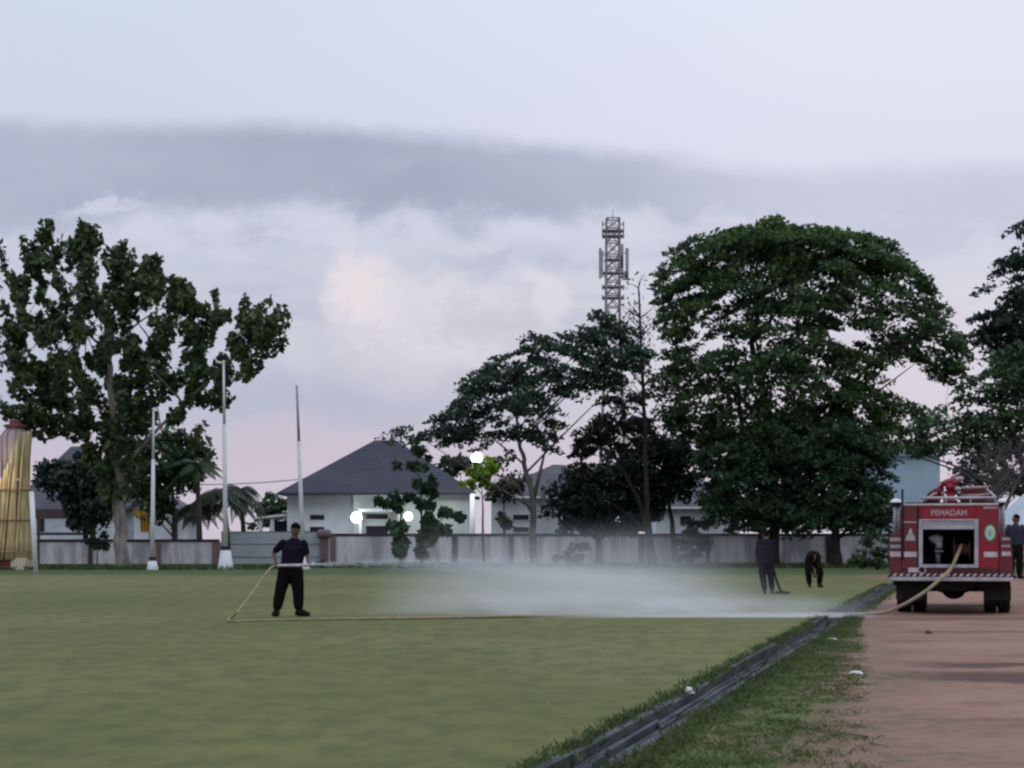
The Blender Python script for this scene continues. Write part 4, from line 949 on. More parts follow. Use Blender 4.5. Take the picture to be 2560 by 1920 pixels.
def person(label, loc, J, look, m_shirt, m_pants, sleeves='short', hair='short', girth=1.0, cap=False, bootz=.2, cloth_leg=1.0, skin_arms=True, flip=None, nofeet=False):
    """J: joints in local metres (x right, y away from the camera, z up)"""
    t = thing('person', label, 'person', loc)
    for k_ in J: J[k_] = V3(J[k_])
    head = J['head']; neck = J['neck']; side = (J['shR'] - J['shL']).normalized(); hs = (J['hipR'] - J['hipL']).normalized()
    lk = V3(look).normalized(); up = (head - neck).normalized(); up = (up - lk*up.dot(lk)).normalized(); hx = up.cross(lk)*-1
    rot = Matrix((hx, lk, up)).transposed(); pel = (J['hipL']+J['hipR'])/2; ch = J['chest']
    b = MB()
    b.ell(head, (.084,.100,.120), 18, 14, rot); b.ell(head + lk*.026 - up*.055, (.066,.068,.062), 14, 10, rot)      # skull, jaw
    seg(b, neck - up*.03, head - up*.05 - lk*.01, .072, .066)
    seg(b, head + lk*.095 + up*.01, head + lk*.115 - up*.022, .009, .014, 8)                                   # nose
    seg(b, head + lk*.086 - up*.058 - hx*.018, head + lk*.086 - up*.058 + hx*.018, .009, .009, 8)             # mouth
    for sg in (-1, 1):
        b.ell(head + hx*.086*sg - lk*.005 - up*.01, (.012,.022,.032), 8, 6, rot)                             # ears
        seg(b, head + lk*.085 + up*.028 + hx*.015*sg, head + lk*.078 + up*.030 + hx*.045*sg, .008, .008, 6)    # brow
    torso(b, [(pel, .15*girth, .10*girth), (pel.lerp(ch,.45), .14*girth, .10*girth), (ch, .165*girth, .11*girth), (ch.lerp(neck,.62), .15, .085), (neck - (neck-ch)*.08, .065, .06)], side)
    for q in 'LR':
        s_, e, w = J['sh'+q], J['el'+q], J['wr'+q]
        seg(b, s_, e, .052*girth, .042, 12); seg(b, e, w, .042, .027, 12)
        hd = J.get('hd'+q, w + (w-e).normalized()*.1) - w; pn = J.get('pn'+q, V3((0,-1,0)))
        hand(b, w, hd, pn, 1.1, 1 if q == 'L' else -1)
        h_, k_, a = J['hip'+q], J['kn'+q], J['an'+q]
        seg(b, h_, k_, .085*girth, .055, 12); seg(b, k_, a, .055, .040, 12)
        if not nofeet: seg(b, a - V3((0,0,.03)), J['toe'+q], .038, .028, 10)
    me = merge_islands(b, .0085, 2); body = link_mesh('body', me, m_skin, t)
    for sg in (-1, 1): MB().ell(head + lk*.090 + up*.012 + hx*.030*sg, (.013,.010,.008), 8, 6, rot).build('eye', m_eye, t, True)
    hb = MB(); hb.ell(head - lk*.014 + up*.028, (.092,.101,.104), 18, 12, rot); hb.ell(head - lk*.045 - up*.02, (.072,.062,.075), 14, 10, rot)
    if cap: hb.ell(head + lk*.02 + up*.052, (.092,.100,.060), 16, 8, rot); hb.ell(head + lk*.095 + up*.046, (.060,.045,.008), 14, 6, rot)
    link_mesh('cap' if cap else 'hair', merge_islands(hb, .009, 2), m_hair, t)
    sh = MB(); g = girth
    torso(sh, [(pel + (ch-pel)*.12, .178*g, .135*g), (pel.lerp(ch,.45), .182*g, .142*g), (ch, .198*g, .138*g), (ch.lerp(neck,.40), .205*g, .125), (ch.lerp(neck,.62), .190*g, .108), (ch.lerp(neck,.80), .135, .09), (neck - (neck-ch)*.03, .080, .078)], side)
    for q in 'LR':
        s_, e, w = J['sh'+q], J['el'+q], J['wr'+q]; sh.ell(s_, (.068,.068,.062), 12, 8)
        if sleeves == 'short': seg(sh, s_, s_.lerp(e, .72), .066*g, .068, 12)
        else: seg(sh, s_, e, .070*g, .058, 12); seg(sh, e, e.lerp(w,.93), .058, .042, 12)
    link_mesh('shirt', merge_islands(sh, .014, 3), m_shirt, t)
    tr = MB(); c_ = cloth_leg
    torso(tr, [(pel - (ch-pel).normalized()*.10, .165*g, .12*g), (pel, .188*g, .138*g), (pel + (ch-pel)*.22, .178*g, .130*g)], hs)
    for q in 'LR':
        h_, k_, a = J['hip'+q], J['kn'+q], J['an'+q]
        seg(tr, h_, k_, .112*g*c_, .098*c_, 14); seg(tr, k_, k_.lerp(a,.55), .098*c_, .088*c_, 14); seg(tr, k_.lerp(a,.5), k_.lerp(a,.82), .092*c_, .080*c_, 14)
        tr.ell(h_.lerp(k_,.72) + hs*(.065*(1 if q == 'R' else -1)), (.055*c_,.075*c_,.10), 10, 8)
    link_mesh('trousers', merge_islands(tr, .014, 3), m_pants, t)
    for q in 'LR':
        bo = MB(); a, to = J['an'+q], J['toe'+q]; seg(bo, a + (J['kn'+q]-a).normalized()*bootz*.6, a - V3((0,0,.02)), .068, .058, 12)
        d = V3((to.x-a.x, to.y-a.y, 0)).normalized(); z0 = min(to.z, a.z) - .03
        hz = to.z if nofeet is False else to.z
        seg(bo, V3((a.x, a.y, to.z+.012)) - d*.03, V3((a.x, a.y, to.z+.012)) + d*.05, .052, .055, 12); seg(bo, V3((a.x,a.y,to.z)) + d*.05, V3((to.x,to.y,to.z)), .050, .040, 12)
        seg(bo, a - V3((0,0,.01)), V3((to.x,to.y,to.z)), .056, .044, 12)
        link_mesh('boot', merge_islands(bo, .011, 2), m_boot, t)
    return t
# the man holding the hose; x from photo pixels / 132.6
man_o = W(735, 1541, 132.6); man_o.z = 0
man = person('heavily built man in a dark shirt and baggy trousers holding the hose across his waist', man_o,
    dict(head=(.032,-.02,1.645), neck=(.010,.0,1.475), chest=(0,0,1.27), shL=(-.205,.0,1.385), shR=(.185,-.02,1.375),
         elL=(-.395,.08,1.205), wrL=(-.330,-.10,1.015), hdL=(-.285,-.17,.965), pnL=(.7,.6,-.2),
         elR=(.245,.02,1.15), wrR=(.285,-.17,1.02), hdR=(.335,-.225,.985), pnR=(-.3,.8,-.4),
         hipL=(-.155,0,.86), hipR=(.030,0,.86), knL=(-.245,-.04,.50), knR=(.075,.02,.50), anL=(-.325,.0,.13), anR=(.085,.03,.13), toeL=(-.365,-.13,.045), toeR=(.275,-.06,.045)),
    (.35,-1,-.05), m_navy, m_trou, girth=1.16, cap=True, cloth_leg=1.15, bootz=.36)
pr = MB(); rr = random.Random(2); xx = -.125
while xx < .14:                              # faint maroon print across the chest
    w = rr.uniform(.018,.034); zz = 1.295 + rr.uniform(-.004,.004); y_ = -.160
    pr.box(xx, xx+w, y_, y_+.05, zz-.014, zz+.014); xx += w + .010
pr.build('chest_print', m_red, man)
o2 = G(1916, 91)
person('standing figure in dark navy work clothes seen from behind through the edge of the spray', o2,
    dict(head=(-.005,.10,1.64), neck=(-.005,.05,1.50), chest=(-.01,.0,1.26), shL=(-.19,.02,1.42), shR=(.18,.02,1.42),
         elL=(-.25,.12,1.14), wrL=(-.20,.32,1.0), elR=(.24,.12,1.14), wrR=(.20,.32,.98), pnL=(0,0,-1), pnR=(0,0,-1),
         hipL=(-.12,0,.90), hipR=(.09,0,.90), knL=(-.10,.0,.47), knR=(.12,.04,.50), anL=(-.05,-.05,.10), anR=(.17,.10,.11), toeL=(-.03,.08,.045), toeR=(.21,.23,.045)),
    (0,1,-.3), m_navy, m_navy, 'long', girth=1.2, cap=True, cloth_leg=.95)
t = thing('rubber_hose', 'dark hose trailing to the ground from the standing figure behind the spray', 'hose', o2)
MB().tube([(.17,.28,.98),(.20,.1,.74),(.26,-.05,.40),(.36,-.15,.10),(.46,-.16,.035),(.62,-.05,.035),(.60,.25,.035),(.3,.35,.035)], .035, 8).build('tube', m_boot, t, True)
MB().lathe([(.05,-.06),(.05,.06)], (.17,.28,.98), 10).build('coupling', m_gate2, t)
o3 = G(2034, 79)
person('worker in dark clothes bending over with hands near the grass left of the fire truck', o3,
    dict(head=(-.12,-.46,.93), neck=(-.07,-.36,1.00), chest=(-.04,-.20,1.04), shL=(-.22,-.30,.98), shR=(.12,-.32,.98),
         elL=(-.16,-.42,.70), wrL=(-.08,-.42,.46), elR=(.08,-.42,.70), wrR=(.02,-.42,.44), pnL=(0,1,0), pnR=(0,1,0), hdL=(-.05,-.42,.38), hdR=(.0,-.42,.36),
         hipL=(-.14,.10,.88), hipR=(.06,.10,.88), knL=(-.18,-.06,.47), knR=(.21,-.06,.49), anL=(-.12,.06,.10), anR=(.19,.06,.10), toeL=(-.13,-.12,.045), toeR=(.25,-.12,.045)),
    (-.1,-.5,-.85), m_olive, m_olive, 'long', girth=1.05, cap=True, cloth_leg=1.05)
o4 = W(2538, 1447, 92)
o4.z = CAMH + (HOR-1447)/92
m_blueg = mat('blue_grey_cloth', (.028,.033,.055), .9, (.02,.024,.04), 4)
person('bystander in dark clothes standing at the right edge just behind the fire truck', o4,
    dict(head=(.02,.0,1.63), neck=(.01,.0,1.47), chest=(0,0,1.26), shL=(-.19,.0,1.40), shR=(.19,.0,1.40),
         elL=(-.24,.03,1.12), wrL=(-.22,-.10,.88), elR=(.25,.03,1.12), wrR=(.23,-.1,.90), pnL=(1,0,0), pnR=(-1,0,0),
         hipL=(-.10,0,.88), hipR=(.10,0,.88), knL=(-.11,-.03,.48), knR=(.11,-.03,.48), anL=(-.12,.02,.10), anR=(.12,.02,.10), toeL=(-.16,-.15,.045), toeR=(.16,-.15,.045)),
    (-1,-.3,-.1), m_blueg, m_olive, 'long', girth=1.05)

# ---------------------------------------------------------------- fire truck (local: x right, y forward, z up; origin under the rear edge)
S = 129.6
def paint(name, c, rough=.4):
    m = mat(name, c, rough, tuple(x*.72 for x in c), 1.5, 6, spec=.45, c3=tuple(x*.6+.012 for x in c), sc3=3.5)
    return m
m_redp = paint('fire_red', (.32,.009,.028)); m_redd = paint('dull_red', (.15,.018,.026), .6); m_rust = mat('rusty_red', (.085,.020,.022), .8, (.07,.035,.028), 6, 6)
m_chr = mat('bright_metal', (.46,.45,.48), .5, (.34,.33,.36), 4, metal=.3)
m_alu = mat('dull_aluminium', (.36,.36,.40), .5, (.28,.28,.31), 5, metal=.2, stretch=(1,1,6))
m_wht = mat('white_marking', (.58,.52,.54), .6, (.42,.36,.38), 5)
m_pink = mat('faded_lettering', (.50,.36,.39), .6, (.40,.27,.30), 6)
m_blk = mat('black_rubber', (.014,.013,.014), .8, (.025,.022,.022), 5)
m_chs = mat('chassis_black', (.010,.009,.009), .8, (.02,.016,.014), 3)
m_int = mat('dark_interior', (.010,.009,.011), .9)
m_greene = mat('pale_green_emblem', (.50,.66,.58), .6, (.40,.56,.48), 9); m_gr2 = mat('green_emblem_rim', (.10,.24,.16), .6)
tl = G(2380, S); th = math.atan(-DS)
tk = thing('fire_truck', 'red fire truck seen from behind with an open rear compartment and a roof water cannon', 'fire truck', tl, th)
LX = lambda p_: (p_-2380)/S
LZ = lambda p_: (1537-p_)/S
xl, xr = LX(2258.5), LX(2492)
# body shell: panels around the open rear compartment
ox0, ox1, oz0, oz1 = LX(2306), LX(2438.5), LZ(1414), LZ(1322)
zt = LZ(1261); zb = .72
b = MB()
b.box(xl, ox0, 0, .8, zb, zt-.004); b.box(ox1, xr, 0, .8, zb, zt-.004); b.box(ox0+.001, ox1-.001, .0, .8, oz1+.003, zt-.005); b.box(ox0+.001, ox1-.001, 0, .8, zb+.001, oz0-.003)
b.box(xl+.002, xr-.002, .801, 4.1, zb+.002, zt-.006)
b.build('body', m_redp, tk, bevel=.012)
# wider lower side boxes
b = MB()
b.prism([(LX(2227),zb+.003),(xl-.003,zb+.003),(xl-.003,LZ(1330)),(LX(2232),LZ(1332)),(LX(2227),LZ(1345))], .03, 4.0)
b.prism([(xr+.003,zb+.003),(LX(2527),zb+.003),(LX(2524),LZ(1370)),(LX(2519),LZ(1345)),(xr+.003,LZ(1335))], .03, 4.0)
b.build('side_locker', m_redd, tk, bevel=.015)
MB().box(LX(2265), LX(2294.5), -.012, -.002, LZ(1430), LZ(1268)).build('left_panel', m_redd, tk)
MB().box(LX(2295.5), LX(2300), -.010, -.001, LZ(1425), LZ(1266)).build('panel_gap', m_int, tk)
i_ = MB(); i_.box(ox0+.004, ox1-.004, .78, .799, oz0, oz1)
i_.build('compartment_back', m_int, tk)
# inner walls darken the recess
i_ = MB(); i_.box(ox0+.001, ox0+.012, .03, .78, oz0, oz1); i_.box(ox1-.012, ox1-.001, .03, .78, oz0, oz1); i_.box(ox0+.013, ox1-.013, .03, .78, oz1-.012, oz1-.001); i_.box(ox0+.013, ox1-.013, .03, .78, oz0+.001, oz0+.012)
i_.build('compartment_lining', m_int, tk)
f = MB(); fx0, fx1, fz0, fz1 = LX(2299), LX(2444), LZ(1419.5), LZ(1298); w = .075
f.box(fx0, fx0+w, -.04, -.003, fz0, fz1); f.box(fx1-w, fx1, -.04, -.003, fz0, fz1)
f.box(fx0+w+.001, fx1-w-.001, -.038, -.004, fz0, fz0+.065); f.box(fx0+w+.001, fx1-w-.001, -.038, -.004, LZ(1323.5), LZ(1314))
f.box(fx0+w+.001, fx1-w-.001, -.036, -.004, fz1-.03, fz1)
f.build('shutter_frame', m_chr, tk, bevel=.006)
MB().box(fx0+w+.002, fx1-w-.002, -.022, -.003, LZ(1314)+.002, fz1-.032).build('rolled_shutter', m_alu, tk)
# pump fittings
p = MB(); cx, cz = LX(2344), LZ(1350)
p.lathex([(.03,-.02),(.13,-.02),(.15,0),(.13,.02),(.03,.02)], (cx,.42,cz), 18)
p.ell((cx-.02,.30,cz+.02), (.135,.08,.095), 14, 10); p.ell((cx-.12,.28,cz+.04), (.06,.05,.045), 10, 8); p.tube([(cx+.03,.3,cz-.02),(cx+.03,.3,cz-.16)], .07, 10)
p.build('pump_housing', m_alu, tk, True)
p = MB(); p.tube([(cx,.35,cz-.16),(cx+.02,.35,oz0+.02)], .05, 10); p.lathe([(.10,cz-.24),(.10,cz-.20)], (cx+.03,.33,0), 12); p.build('pump_pipe', m_gate2, tk, True)
p = MB(); p.lathex([(.26,-.16),(.26,-.14),(.12,-.13),(.12,.13),(.26,.14),(.26,.16)], (LX(2404),.42,LZ(1375)), 20); p.build('hose_reel', m_rust, tk, True)
# lettering, emblems and stripes
def text(name, s_, x0, x1, zc, h, m, parent, y=-.006):
    c = bpy.data.curves.new(name, 'FONT'); c.body = s_; c.size = h*1.38; c.extrude = .002; c.align_x = 'CENTER'; c.align_y = 'CENTER'; c.offset = .004
    o = bpy.data.objects.new(name, c); col.objects.link(o); dg = bpy.context.evaluated_depsgraph_get()
    me = bpy.data.meshes.new_from_object(o.evaluated_get(dg)); bpy.data.objects.remove(o)
    xs = [q.co.x for q in me.vertices]; k_ = (x1-x0)/(max(xs)-min(xs)); ys = [q.co.y for q in me.vertices]; ky = h/(max(ys)-min(ys))
    for q in me.vertices: q.co = Vector((q.co.x*k_ + (x0+x1)/2, y - q.co.z, q.co.y*ky + zc))
    return link_mesh(name, me, m, parent)
text('lettering', 'PEMADAM', LX(2329), LX(2416), LZ(1282.5), .115, m_pink, tk, -.004)
q = MB(); q.prism([(LX(2266),LZ(1350)),(LX(2291),LZ(1350)),(LX(2288),LZ(1339)),(LX(2284),LZ(1334)),(LX(2282),LZ(1324)),(LX(2279),LZ(1320.5)),(LX(2276),LZ(1323)),(LX(2274),LZ(1333)),(LX(2269),LZ(1339))], -.018, -.013); q.build('bell_emblem', m_chr, tk)
def disc(name, cx, cz, rx, rz, y0, y1, m):
    q = MB(); q.prism([(cx+rx*math.cos(2*math.pi*k_/28), cz+rz*math.sin(2*math.pi*k_/28)) for k_ in range(28)], y0, y1); return q.build(name, m, tk)
e_ = disc('oval_emblem', LX(2472), LZ(1332), .112, .168, -.008, -.002, m_gr2)
q = MB(); q.prism([(LX(2472)+.088*math.cos(2*math.pi*k_/28), LZ(1332)+.140*math.sin(2*math.pi*k_/28)) for k_ in range(28)], -.013, -.009); q.build('emblem_centre', m_greene, e_)
q = MB(); q.prism([(LX(2472)-.03, LZ(1332)-.07),(LX(2472)+.03,LZ(1332)-.07),(LX(2472)+.045,LZ(1332)),(LX(2472),LZ(1332)+.08),(LX(2472)-.045,LZ(1332))], -.017, -.014); q.build('emblem_figure', m_chr, e_)
def strip(x0, x1, z0, z1, m=m_wht, y=-.018, nm='stripe'):
    MB().box(LX(x0), LX(x1), y, y+.005, LZ(z0), LZ(z1)).build(nm, m, tk)
strip(2263, 2294, 1392.5, 1379.5); strip(2457, 2496-6, 1392.5, 1379.5, y=-.007)
strip(2262, 2293, 1307, 1303, m_pink); strip(2264, 2293, 1351.5, 1350.3, m_pink); strip(2456, 2490, 1272, 1267, m_pink, -.007)
for a, c_ in ((1392,1379),(1370,1362),(1353,1344)): strip(2228, 2255, a, c_, m_wht if a == 1392 else m_alu, .022); strip(2500, 2522-(2 if a < 1390 else 0), a-2, c_, m_wht if a == 1392 else m_alu, .022)
strip(2273, 2297, 1431, 1419.5, m_wht, -.03, 'number_plate')
q = MB(); n = 20
q.tube([(LX(2307)+.07*math.cos(2*math.pi*k_/n), -.05, LZ(1425)+.07*math.sin(2*math.pi*k_/n)) for k_ in range(n+1)], .014, 6, False); q.build('tow_ring', m_chr, tk, True)
MB().box(xl, xr, -.014, -.003, zb+.01, LZ(1420)).build('lower_apron', m_rust, tk)
# step bumper with hazard edge
MB().box(LX(2229), LX(2527), -.30, .1, LZ(1452), LZ(1443)).build('bumper', m_chr, tk, bevel=.01)
MB().box(LX(2232), LX(2524), -.05, .029, LZ(1442)-.004, LZ(1436)).build('bumper_board', m_rust, tk)
q = MB(); rr = random.Random(4); xx = LX(2234)
while xx < LX(2518):
    q.add([(xx,-.053,LZ(1441)),(xx+.05,-.053,LZ(1441)),(xx+.10,-.053,LZ(1434)),(xx+.05,-.053,LZ(1434))], [(0,1,2,3)]); xx += .125
q.build('hazard_marking', m_wht, tk)
# chassis
q = MB(); q.box(-.95, -.45, .3, .34, .45, LZ(1453)); q.box(.5, .95, .3, .34, .45, LZ(1453))
q.box(-.42, -.30, .0, 6.6, .52, .70); q.box(.30, .42, .0, 6.6, .52, .70); q.box(-.30, .30, .05, .15, .46, .68)
q.box(LX(2236), LX(2520), .10, 4.0, .56, .715)
q.build('chassis', m_chs, tk)
q = MB(); q.tube([(-.85,1.35,.5),(.85,1.35,.5)], .085, 12); q.ell((.03,1.35,.47), (.24,.22,.21), 16, 12); q.ell((.02,1.2,.50), (.40,.12,.13), 12, 8); q.tube([(.03,1.4,.5),(.03,4.5,.6)], .05, 8); q.build('rear_axle', m_chs, tk, True)
q = MB(); q.box(LX(2242), LX(2316), .25, .285, .28, .56); q.build('mudflap', m_blk, tk)
q = MB(); q.box(LX(2460), LX(2523), .25, .285, .28, .56); q.build('mudflap', m_blk, tk)
def wheel(x0, x1, y, r=.50):
    h_ = (x1-x0)/2; c = ((x0+x1)/2, y, r)
    w_ = thing('wheel', None, None, (0,0,0)); w_.parent = tk
    q = MB(); q.lathex([(r*.58,-h_),(r*.93,-h_),(r,-h_*.82),(r,-h_*.1),(r*.96,-h_*.08),(r*.96,h_*.08),(r,h_*.1),(r,h_*.82),(r*.93,h_),(r*.58,h_)], c, 36); q.build('tyre', m_blk, w_)
    q = MB(); q.lathex([(r*.57,-h_*.8),(r*.5,-h_*.7),(r*.3,-h_*.5),(r*.12,-h_*.6),(r*.12,h_*.6),(r*.3,h_*.5),(r*.5,h_*.7),(r*.57,h_*.8)], c, 24); q.build('rim', m_redd, w_)
wheel(LX(2241), LX(2277), 1.35); wheel(LX(2281), LX(2316), 1.35); wheel(LX(2459), LX(2490), 1.35); wheel(LX(2494), LX(2524), 1.35)
wheel(LX(2246), LX(2278), 5.3); wheel(LX(2490), LX(2521), 5.3)
for sx in (LX(2238), LX(2520)):
    q = MB(); q.box(sx-.12, sx+.12, .3, 2.4, .70, .75) ; q.build('mudguard', m_chs, tk)
# roof edge, rails, gear
q = MB(); q.box(xl-.01, xr+.005, -.03, .03, LZ(1264), LZ(1258.5)); q.build('roof_edge', m_wht, tk, bevel=.01)
q = MB(); q.tube([(LX(2304),.05,LZ(1244.5)),(LX(2487),.05,LZ(1244.5))], .026, 8); 
for px in (2306, 2365, 2425, 2485): q.tube([(LX(px),.05,zt-.01),(LX(px),.05,LZ(1244.5))], .014, 6)
q.tube([(LX(2486),.05,LZ(1244.5)),(LX(2470),2.6,LZ(1214))], .022, 8); q.tube([(LX(2306),.05,LZ(1246)),(LX(2300),2.6,LZ(1240))], .018, 8)
q.build('roof_rail', m_chr, tk, True)
q = MB(); q.box(xl+.05, xr-.04, .10, 3.9, zt-.004, zt+.045); q.build('roof_deck', m_int, tk)
q = MB(); q.tube([(LX(2402),.7,LZ(1217)),(LX(2466),.7,LZ(1215)),(LX(2474),.7,LZ(1232)),(LX(2445),.7,LZ(1236)),(LX(2402),.7,LZ(1237))], .022, 8); q.build('locker_rail', m_pink, tk, True)
q = MB(); q.box(LX(2400), LX(2465), .75, 2.2, zt+.047, LZ(1219)); q.build('roof_locker', m_redd, tk, bevel=.02)
q = MB(); q.prism([(LX(2306),zt+.047),(LX(2345),zt+.047),(LX(2360),LZ(1212)),(LX(2352),LZ(1211)),(LX(2322),LZ(1228))], .5, 2.4); q.build('roof_gear_box', m_redd, tk, bevel=.02)
q = MB(); q.tube([(LX(2312),.42,zt+.07),(LX(2336),.42,LZ(1233)),(LX(2358),.42,LZ(1230)),(LX(2362),.42,zt+.07)], .028, 8); q.build('suction_pipe', m_pink, tk, True)
q = MB(); q.lathe([(.14,zt+.047),(.14,zt+.09),(.075,zt+.11),(.075,LZ(1222)),(.10,LZ(1221)),(.10,LZ(1212)),(.07,LZ(1206))], (LX(2376),.35,0), 16)
q.tube([(LX(2352),.35,LZ(1210)),(LX(2366),.35,LZ(1205)),(LX(2385),.35,LZ(1199)),(LX(2398),.35,LZ(1196))], [.05,.065,.065,.055], 12)
q.tube([(LX(2352),.36,LZ(1211)),(LX(2345),.36,LZ(1222)),(LX(2350),.36,LZ(1236))], .035, 8)
q.tube([(LX(2384),.33,LZ(1200)),(LX(2390),.33,LZ(1210))], .07, 10)
mon = q.build('water_cannon', m_redp, tk, True)
q = MB(); q.tube([(LX(2389),.30,LZ(1199)),(LX(2399),.30,LZ(1195.5)),(LX(2408),.30,LZ(1197))], [.045,.050,.045], 12); q.build('nozzle', m_pink, mon, True)
q = MB(); q.lathe([(.02,-.03),(.05,-.03),(.05,.03),(.02,.03)], (LX(2393),.30,LZ(1221)), 12); q.ell((LX(2393),.30,LZ(1221)), (.055,.05,.055), 12, 8); q.build('valve_wheel', m_chr, mon, True)
for i, (px, pz, col_top) in enumerate(((2243,1252,.115),(2499,1253,.075))):
    x_ = LX(px); q = MB()
    q.tube([(x_-.02*(1 if i == 0 else -2),.10,LZ(1332)),(x_-.02*(1 if i == 0 else -2),.10,LZ(1264))], .032, 8); q.tube([(x_+.05*(1 if i == 0 else -.8),.14,LZ(1335)),(x_+.04*(1 if i == 0 else -.8),.14,LZ(1262))], .05, 8)
    pz_ = q.build('lamp_post', m_alu, tk, True)
    q = MB(); q.lathe([(col_top*.8,-.08),(col_top*.9,-.01)], (x_,.12,LZ(pz+2)), 16); q.build('lamp_socket', m_int, tk, True)
    q = MB(); q.lathe([(col_top,-.012),(col_top,.0),(col_top*.85,.035),(col_top*.4,.06),(.005,.065)], (x_,.12,LZ(pz+2)), 16); q.build('beacon', m_trim, tk, True)
MB().tube([(LX(2259),-.03,LZ(1222)),(LX(2259.5),-.03,LZ(1400))], .020, 6).build('aerial_rod', m_int, tk)
# cab in front (seen only from the side)
q = MB(); q.prism([(-1.08,.75),(1.08,.75),(1.08,1.75),(.95,2.2),(-.95,2.2),(-1.08,1.75)], 4.35, 6.35); cab = q.build('cab', m_redp, tk, bevel=.04)
for sx in (-1, 1):
    q = MB(); q.box(sx*1.083-.006, sx*1.083+.006, 5.0, 6.0, 1.3, 1.74); q.build('side_window', m_glass, cab)
    q = MB(); q.tube([(sx*1.05,6.3,1.6),(sx*1.2,6.35,1.7),(sx*1.2,6.35,1.4)], .02, 6); q.build('mirror_arm', m_chs, cab)
q = MB(); q.box(-.9, .9, 6.352, 6.36, 1.3, 1.95); q.build('windscreen', m_glass, cab)
# ---------------------------------------------------------------- the yellow hose
m_hose = mat('yellow_hose', (.34,.27,.18), .7, (.25,.20,.13), 5, bump=.2, bscale=30)
def trk(px, py, y):                          # point in the truck's frame -> world
    v_ = Vector((LX(px), y, LZ(py))); return Matrix.Rotation(th, 3, 'Z') @ v_ + tl
def gp(px, py, r=.034): s_ = (py-HOR)/CAMH; p_ = G(px, s_); p_.z = r; return p_
rH = .034
ctl = [trk(2404,1362,.35), trk(2394,1385,.05), trk(2378,1420,-.25), trk(2352,1447,-.50), trk(2318,1476,-.62), trk(2275,1504,-.65), trk(2235,1523,-.55),
       gp(2190,1538), gp(2130,1540), gp(2050,1540.5), gp(1900,1540.5), gp(1700,1541), gp(1500,1542), gp(1300,1545), gp(1100,1549), gp(900,1551.5), gp(760,1553.5), gp(650,1555.5), gp(596,1557.5), gp(574,1557),
       gp(572,1551), gp(578,1548), W(590,1534,142.5), W(608,1511,140.5),
       W(630,1483,138.5), W(655,1447,136), W(677,1420,134.5), man_o + Vector((-.34,-.12,.955)), man_o + Vector((-.235,-.205,.962)),
       man_o + Vector((-.05,-.235,.965)), man_o + Vector((.15,-.225,.968)), man_o + Vector((.30,-.215,.972)), man_o + Vector((.36,-.21,.975))]
def spline(P_, n=8):
    out = []
    for i in range(len(P_)-1):
        p0, p1, p2, p3 = P_[max(i-1,0)], P_[i], P_[i+1], P_[min(i+2, len(P_)-1)]
        for j in range(n):
            t = j/n; out.append(.5*((2*p1) + (p2-p0)*t + (2*p0-5*p1+4*p2-p3)*t*t + (3*p1-p0-3*p2+p3)*t**3))
    return out + [P_[-1]]
hp = spline(ctl)
for p_ in hp: p_.z = max(p_.z, rH)
t = thing('fire_hose', 'long yellow fire hose running from the truck across the grass to the man', 'hose', gp(1300,1547,0))
MB().tube([p_ - t.location for p_ in hp[:8*27]], [rH*(1.0 if i < 90 else max(.50, 1-(i-90)*.012)) for i in range(8*27)], 10).build('tube', m_hose, t, True)
MB().tube([p_ - t.location for p_ in hp[8*27-1:]], [rH*min(.85, .50+.02*i) for i in range(len(hp)-8*27+1)], 10).build('pressurised_end', m_belt, t, True)
q = MB(); a, b2 = hp[-1] - t.location, Vector((1,-.02,.04)).normalized()
q.tube([a - b2*.03, a + b2*.06], .042, 12); q.tube([a + b2*.06, a + b2*.22], [.032,.018], 12)
q.build('nozzle', m_chr, t, True)
# ---------------------------------------------------------------- jet and spray
m_jet = mat('water_drops', (.72,.74,.78), .35, (.65,.67,.72), 3, trans=.4)
rng = np.random.default_rng(91); no = hp[-1] + b2*.22
N = 3200; f = rng.uniform(0, 1, N)**1.25; dist = 7.5*f; wd = .022 + .22*f**1.2
yd = rng.normal(size=N)*wd*1.5; zd = rng.normal(size=N)*wd
P_ = np.stack([no.x + dist, no.y + dist*.30 + yd, no.z + dist*.035 - .016*dist**2 + zd], 1)
jo = quads('water_jet', leaf_quads(P_ - np.array(no), .020, rng, 0, .5), 4, m_jet); jo.location = no
jo.data.update(); tag(jo, 'thin white jet of water shooting right from the hose nozzle', 'water', kind='stuff')
mv = bpy.data.materials.new('spray_mist'); mv.use_nodes = True; t_ = mv.node_tree; t_.nodes.clear(); E.nt = t_
out = t_.nodes.new('ShaderNodeOutputMaterial'); vp = t_.nodes.new('ShaderNodeVolumePrincipled'); t_.links.new(vp.outputs[0], out.inputs['Volume'])
vp.inputs['Color'].default_value = (.93,.95,1,1); vp.inputs['Anisotropy'].default_value = .1
co = t_.nodes.new('ShaderNodeTexCoord'); sp = t_.nodes.new('ShaderNodeSeparateXYZ'); t_.links.new(co.outputs['Object'], sp.inputs[0])
vx, vy, vz = (E(sp.outputs[i]) for i in range(3))
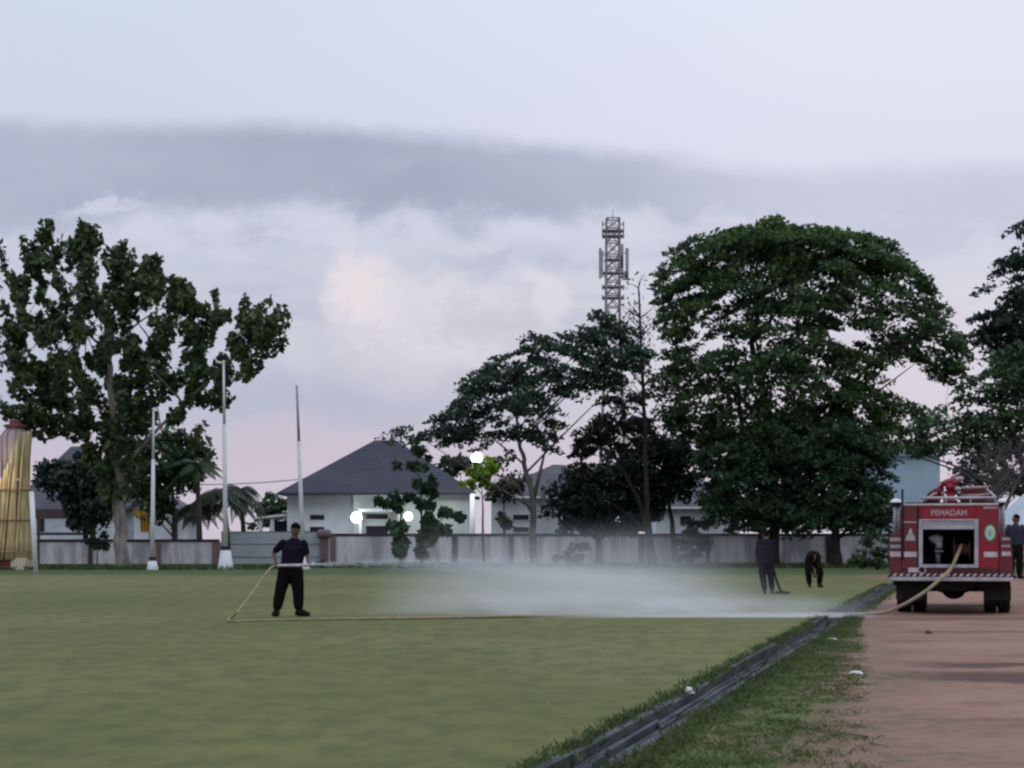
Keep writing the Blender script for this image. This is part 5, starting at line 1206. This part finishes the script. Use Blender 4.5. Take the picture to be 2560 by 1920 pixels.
# local x: 0 at the nozzle .. 12 towards the truck; y: 0 at the near edge; z up
MX0, MY0 = man_o.x + .5, 32.32
n1 = noise(vec(vx*.42, vy*.6, vz*1.5), 1.0, 5, .65)
n2 = noise(vec(vx*.9 + vz*1.5, vy*1.0, vz*3.2), 1.0, 4, .6)
hx_ = (.16*smooth(vx, .4, 2.0) + .84*smooth(vx + (n1-.5)*4, 1.8, 6.2)) * smooth(vx + (n1-.5)*3, 11.2, 7.0)
topz = .55 + smooth(vx, .0, 3.0)*.50 - smooth(vx, 4.5, 10.0)*.62
zz_ = vz + (n1-.5)*1.3
body_ = hx_ * smooth(zz_ / topz, 1.55, -.15) * smooth(vy + (n2-.5)*.6, -.05, .5) * smooth(vy, 5.5, .9) * (.55 + 1.5*smooth(vz, .55, .0))
low = smooth(vx, 2.0, 8.0) * smooth(vx, 10.6, 9.2) * smooth(vz, .11, .02) * smooth(vy, -.02, .10) * smooth(vy, 1.3, .4)
plume = smooth(vx, .3, 1.0) * smooth(vx, 8.5, 2.5) * smooth(E.m('ABSOLUTE', vz - (.98 + vx*.03 - vx*vx*.016 )) / (.05 + vx*.06), 1.0, .0) * smooth(E.m('ABSOLUTE', vy - vx*.30 - .75) / (.12 + vx*.16), 1., 0.)
fall = smooth(vx, .3, 2.0) * smooth(vx, 8.5, 4.0) * smooth(vz, 1.1, .5) * smooth(E.m('ABSOLUTE', vy - vx*.35 - .75) / (.3 + vx*.3), 1., 0.) * (.3 + n2)
drift = smooth(vx, .2, 4.0) * smooth(vx, 9.5, 6.0) * smooth(vz + (n1-.5)*1.4, 2.0, .4) * smooth(vy, 1.0, 3.0) * .075
dens = (body_ * (.04 + smooth(n1*.4+n2*.6, .38, .62)*.42) + low * 2.6 + plume * .6 + fall * .16 + drift)
t_.links.new(dens.s, vp.inputs['Density'])
MIST = MB(); MIST.box(0, 10.7, -.1, 10, .005, 2.4)
mo = MIST.build('water_spray', mv, loc=(MX0, MY0, 0)); tag(mo, 'drifting white mist of water spray low over the grass between the man and the truck', 'spray', kind='stuff')
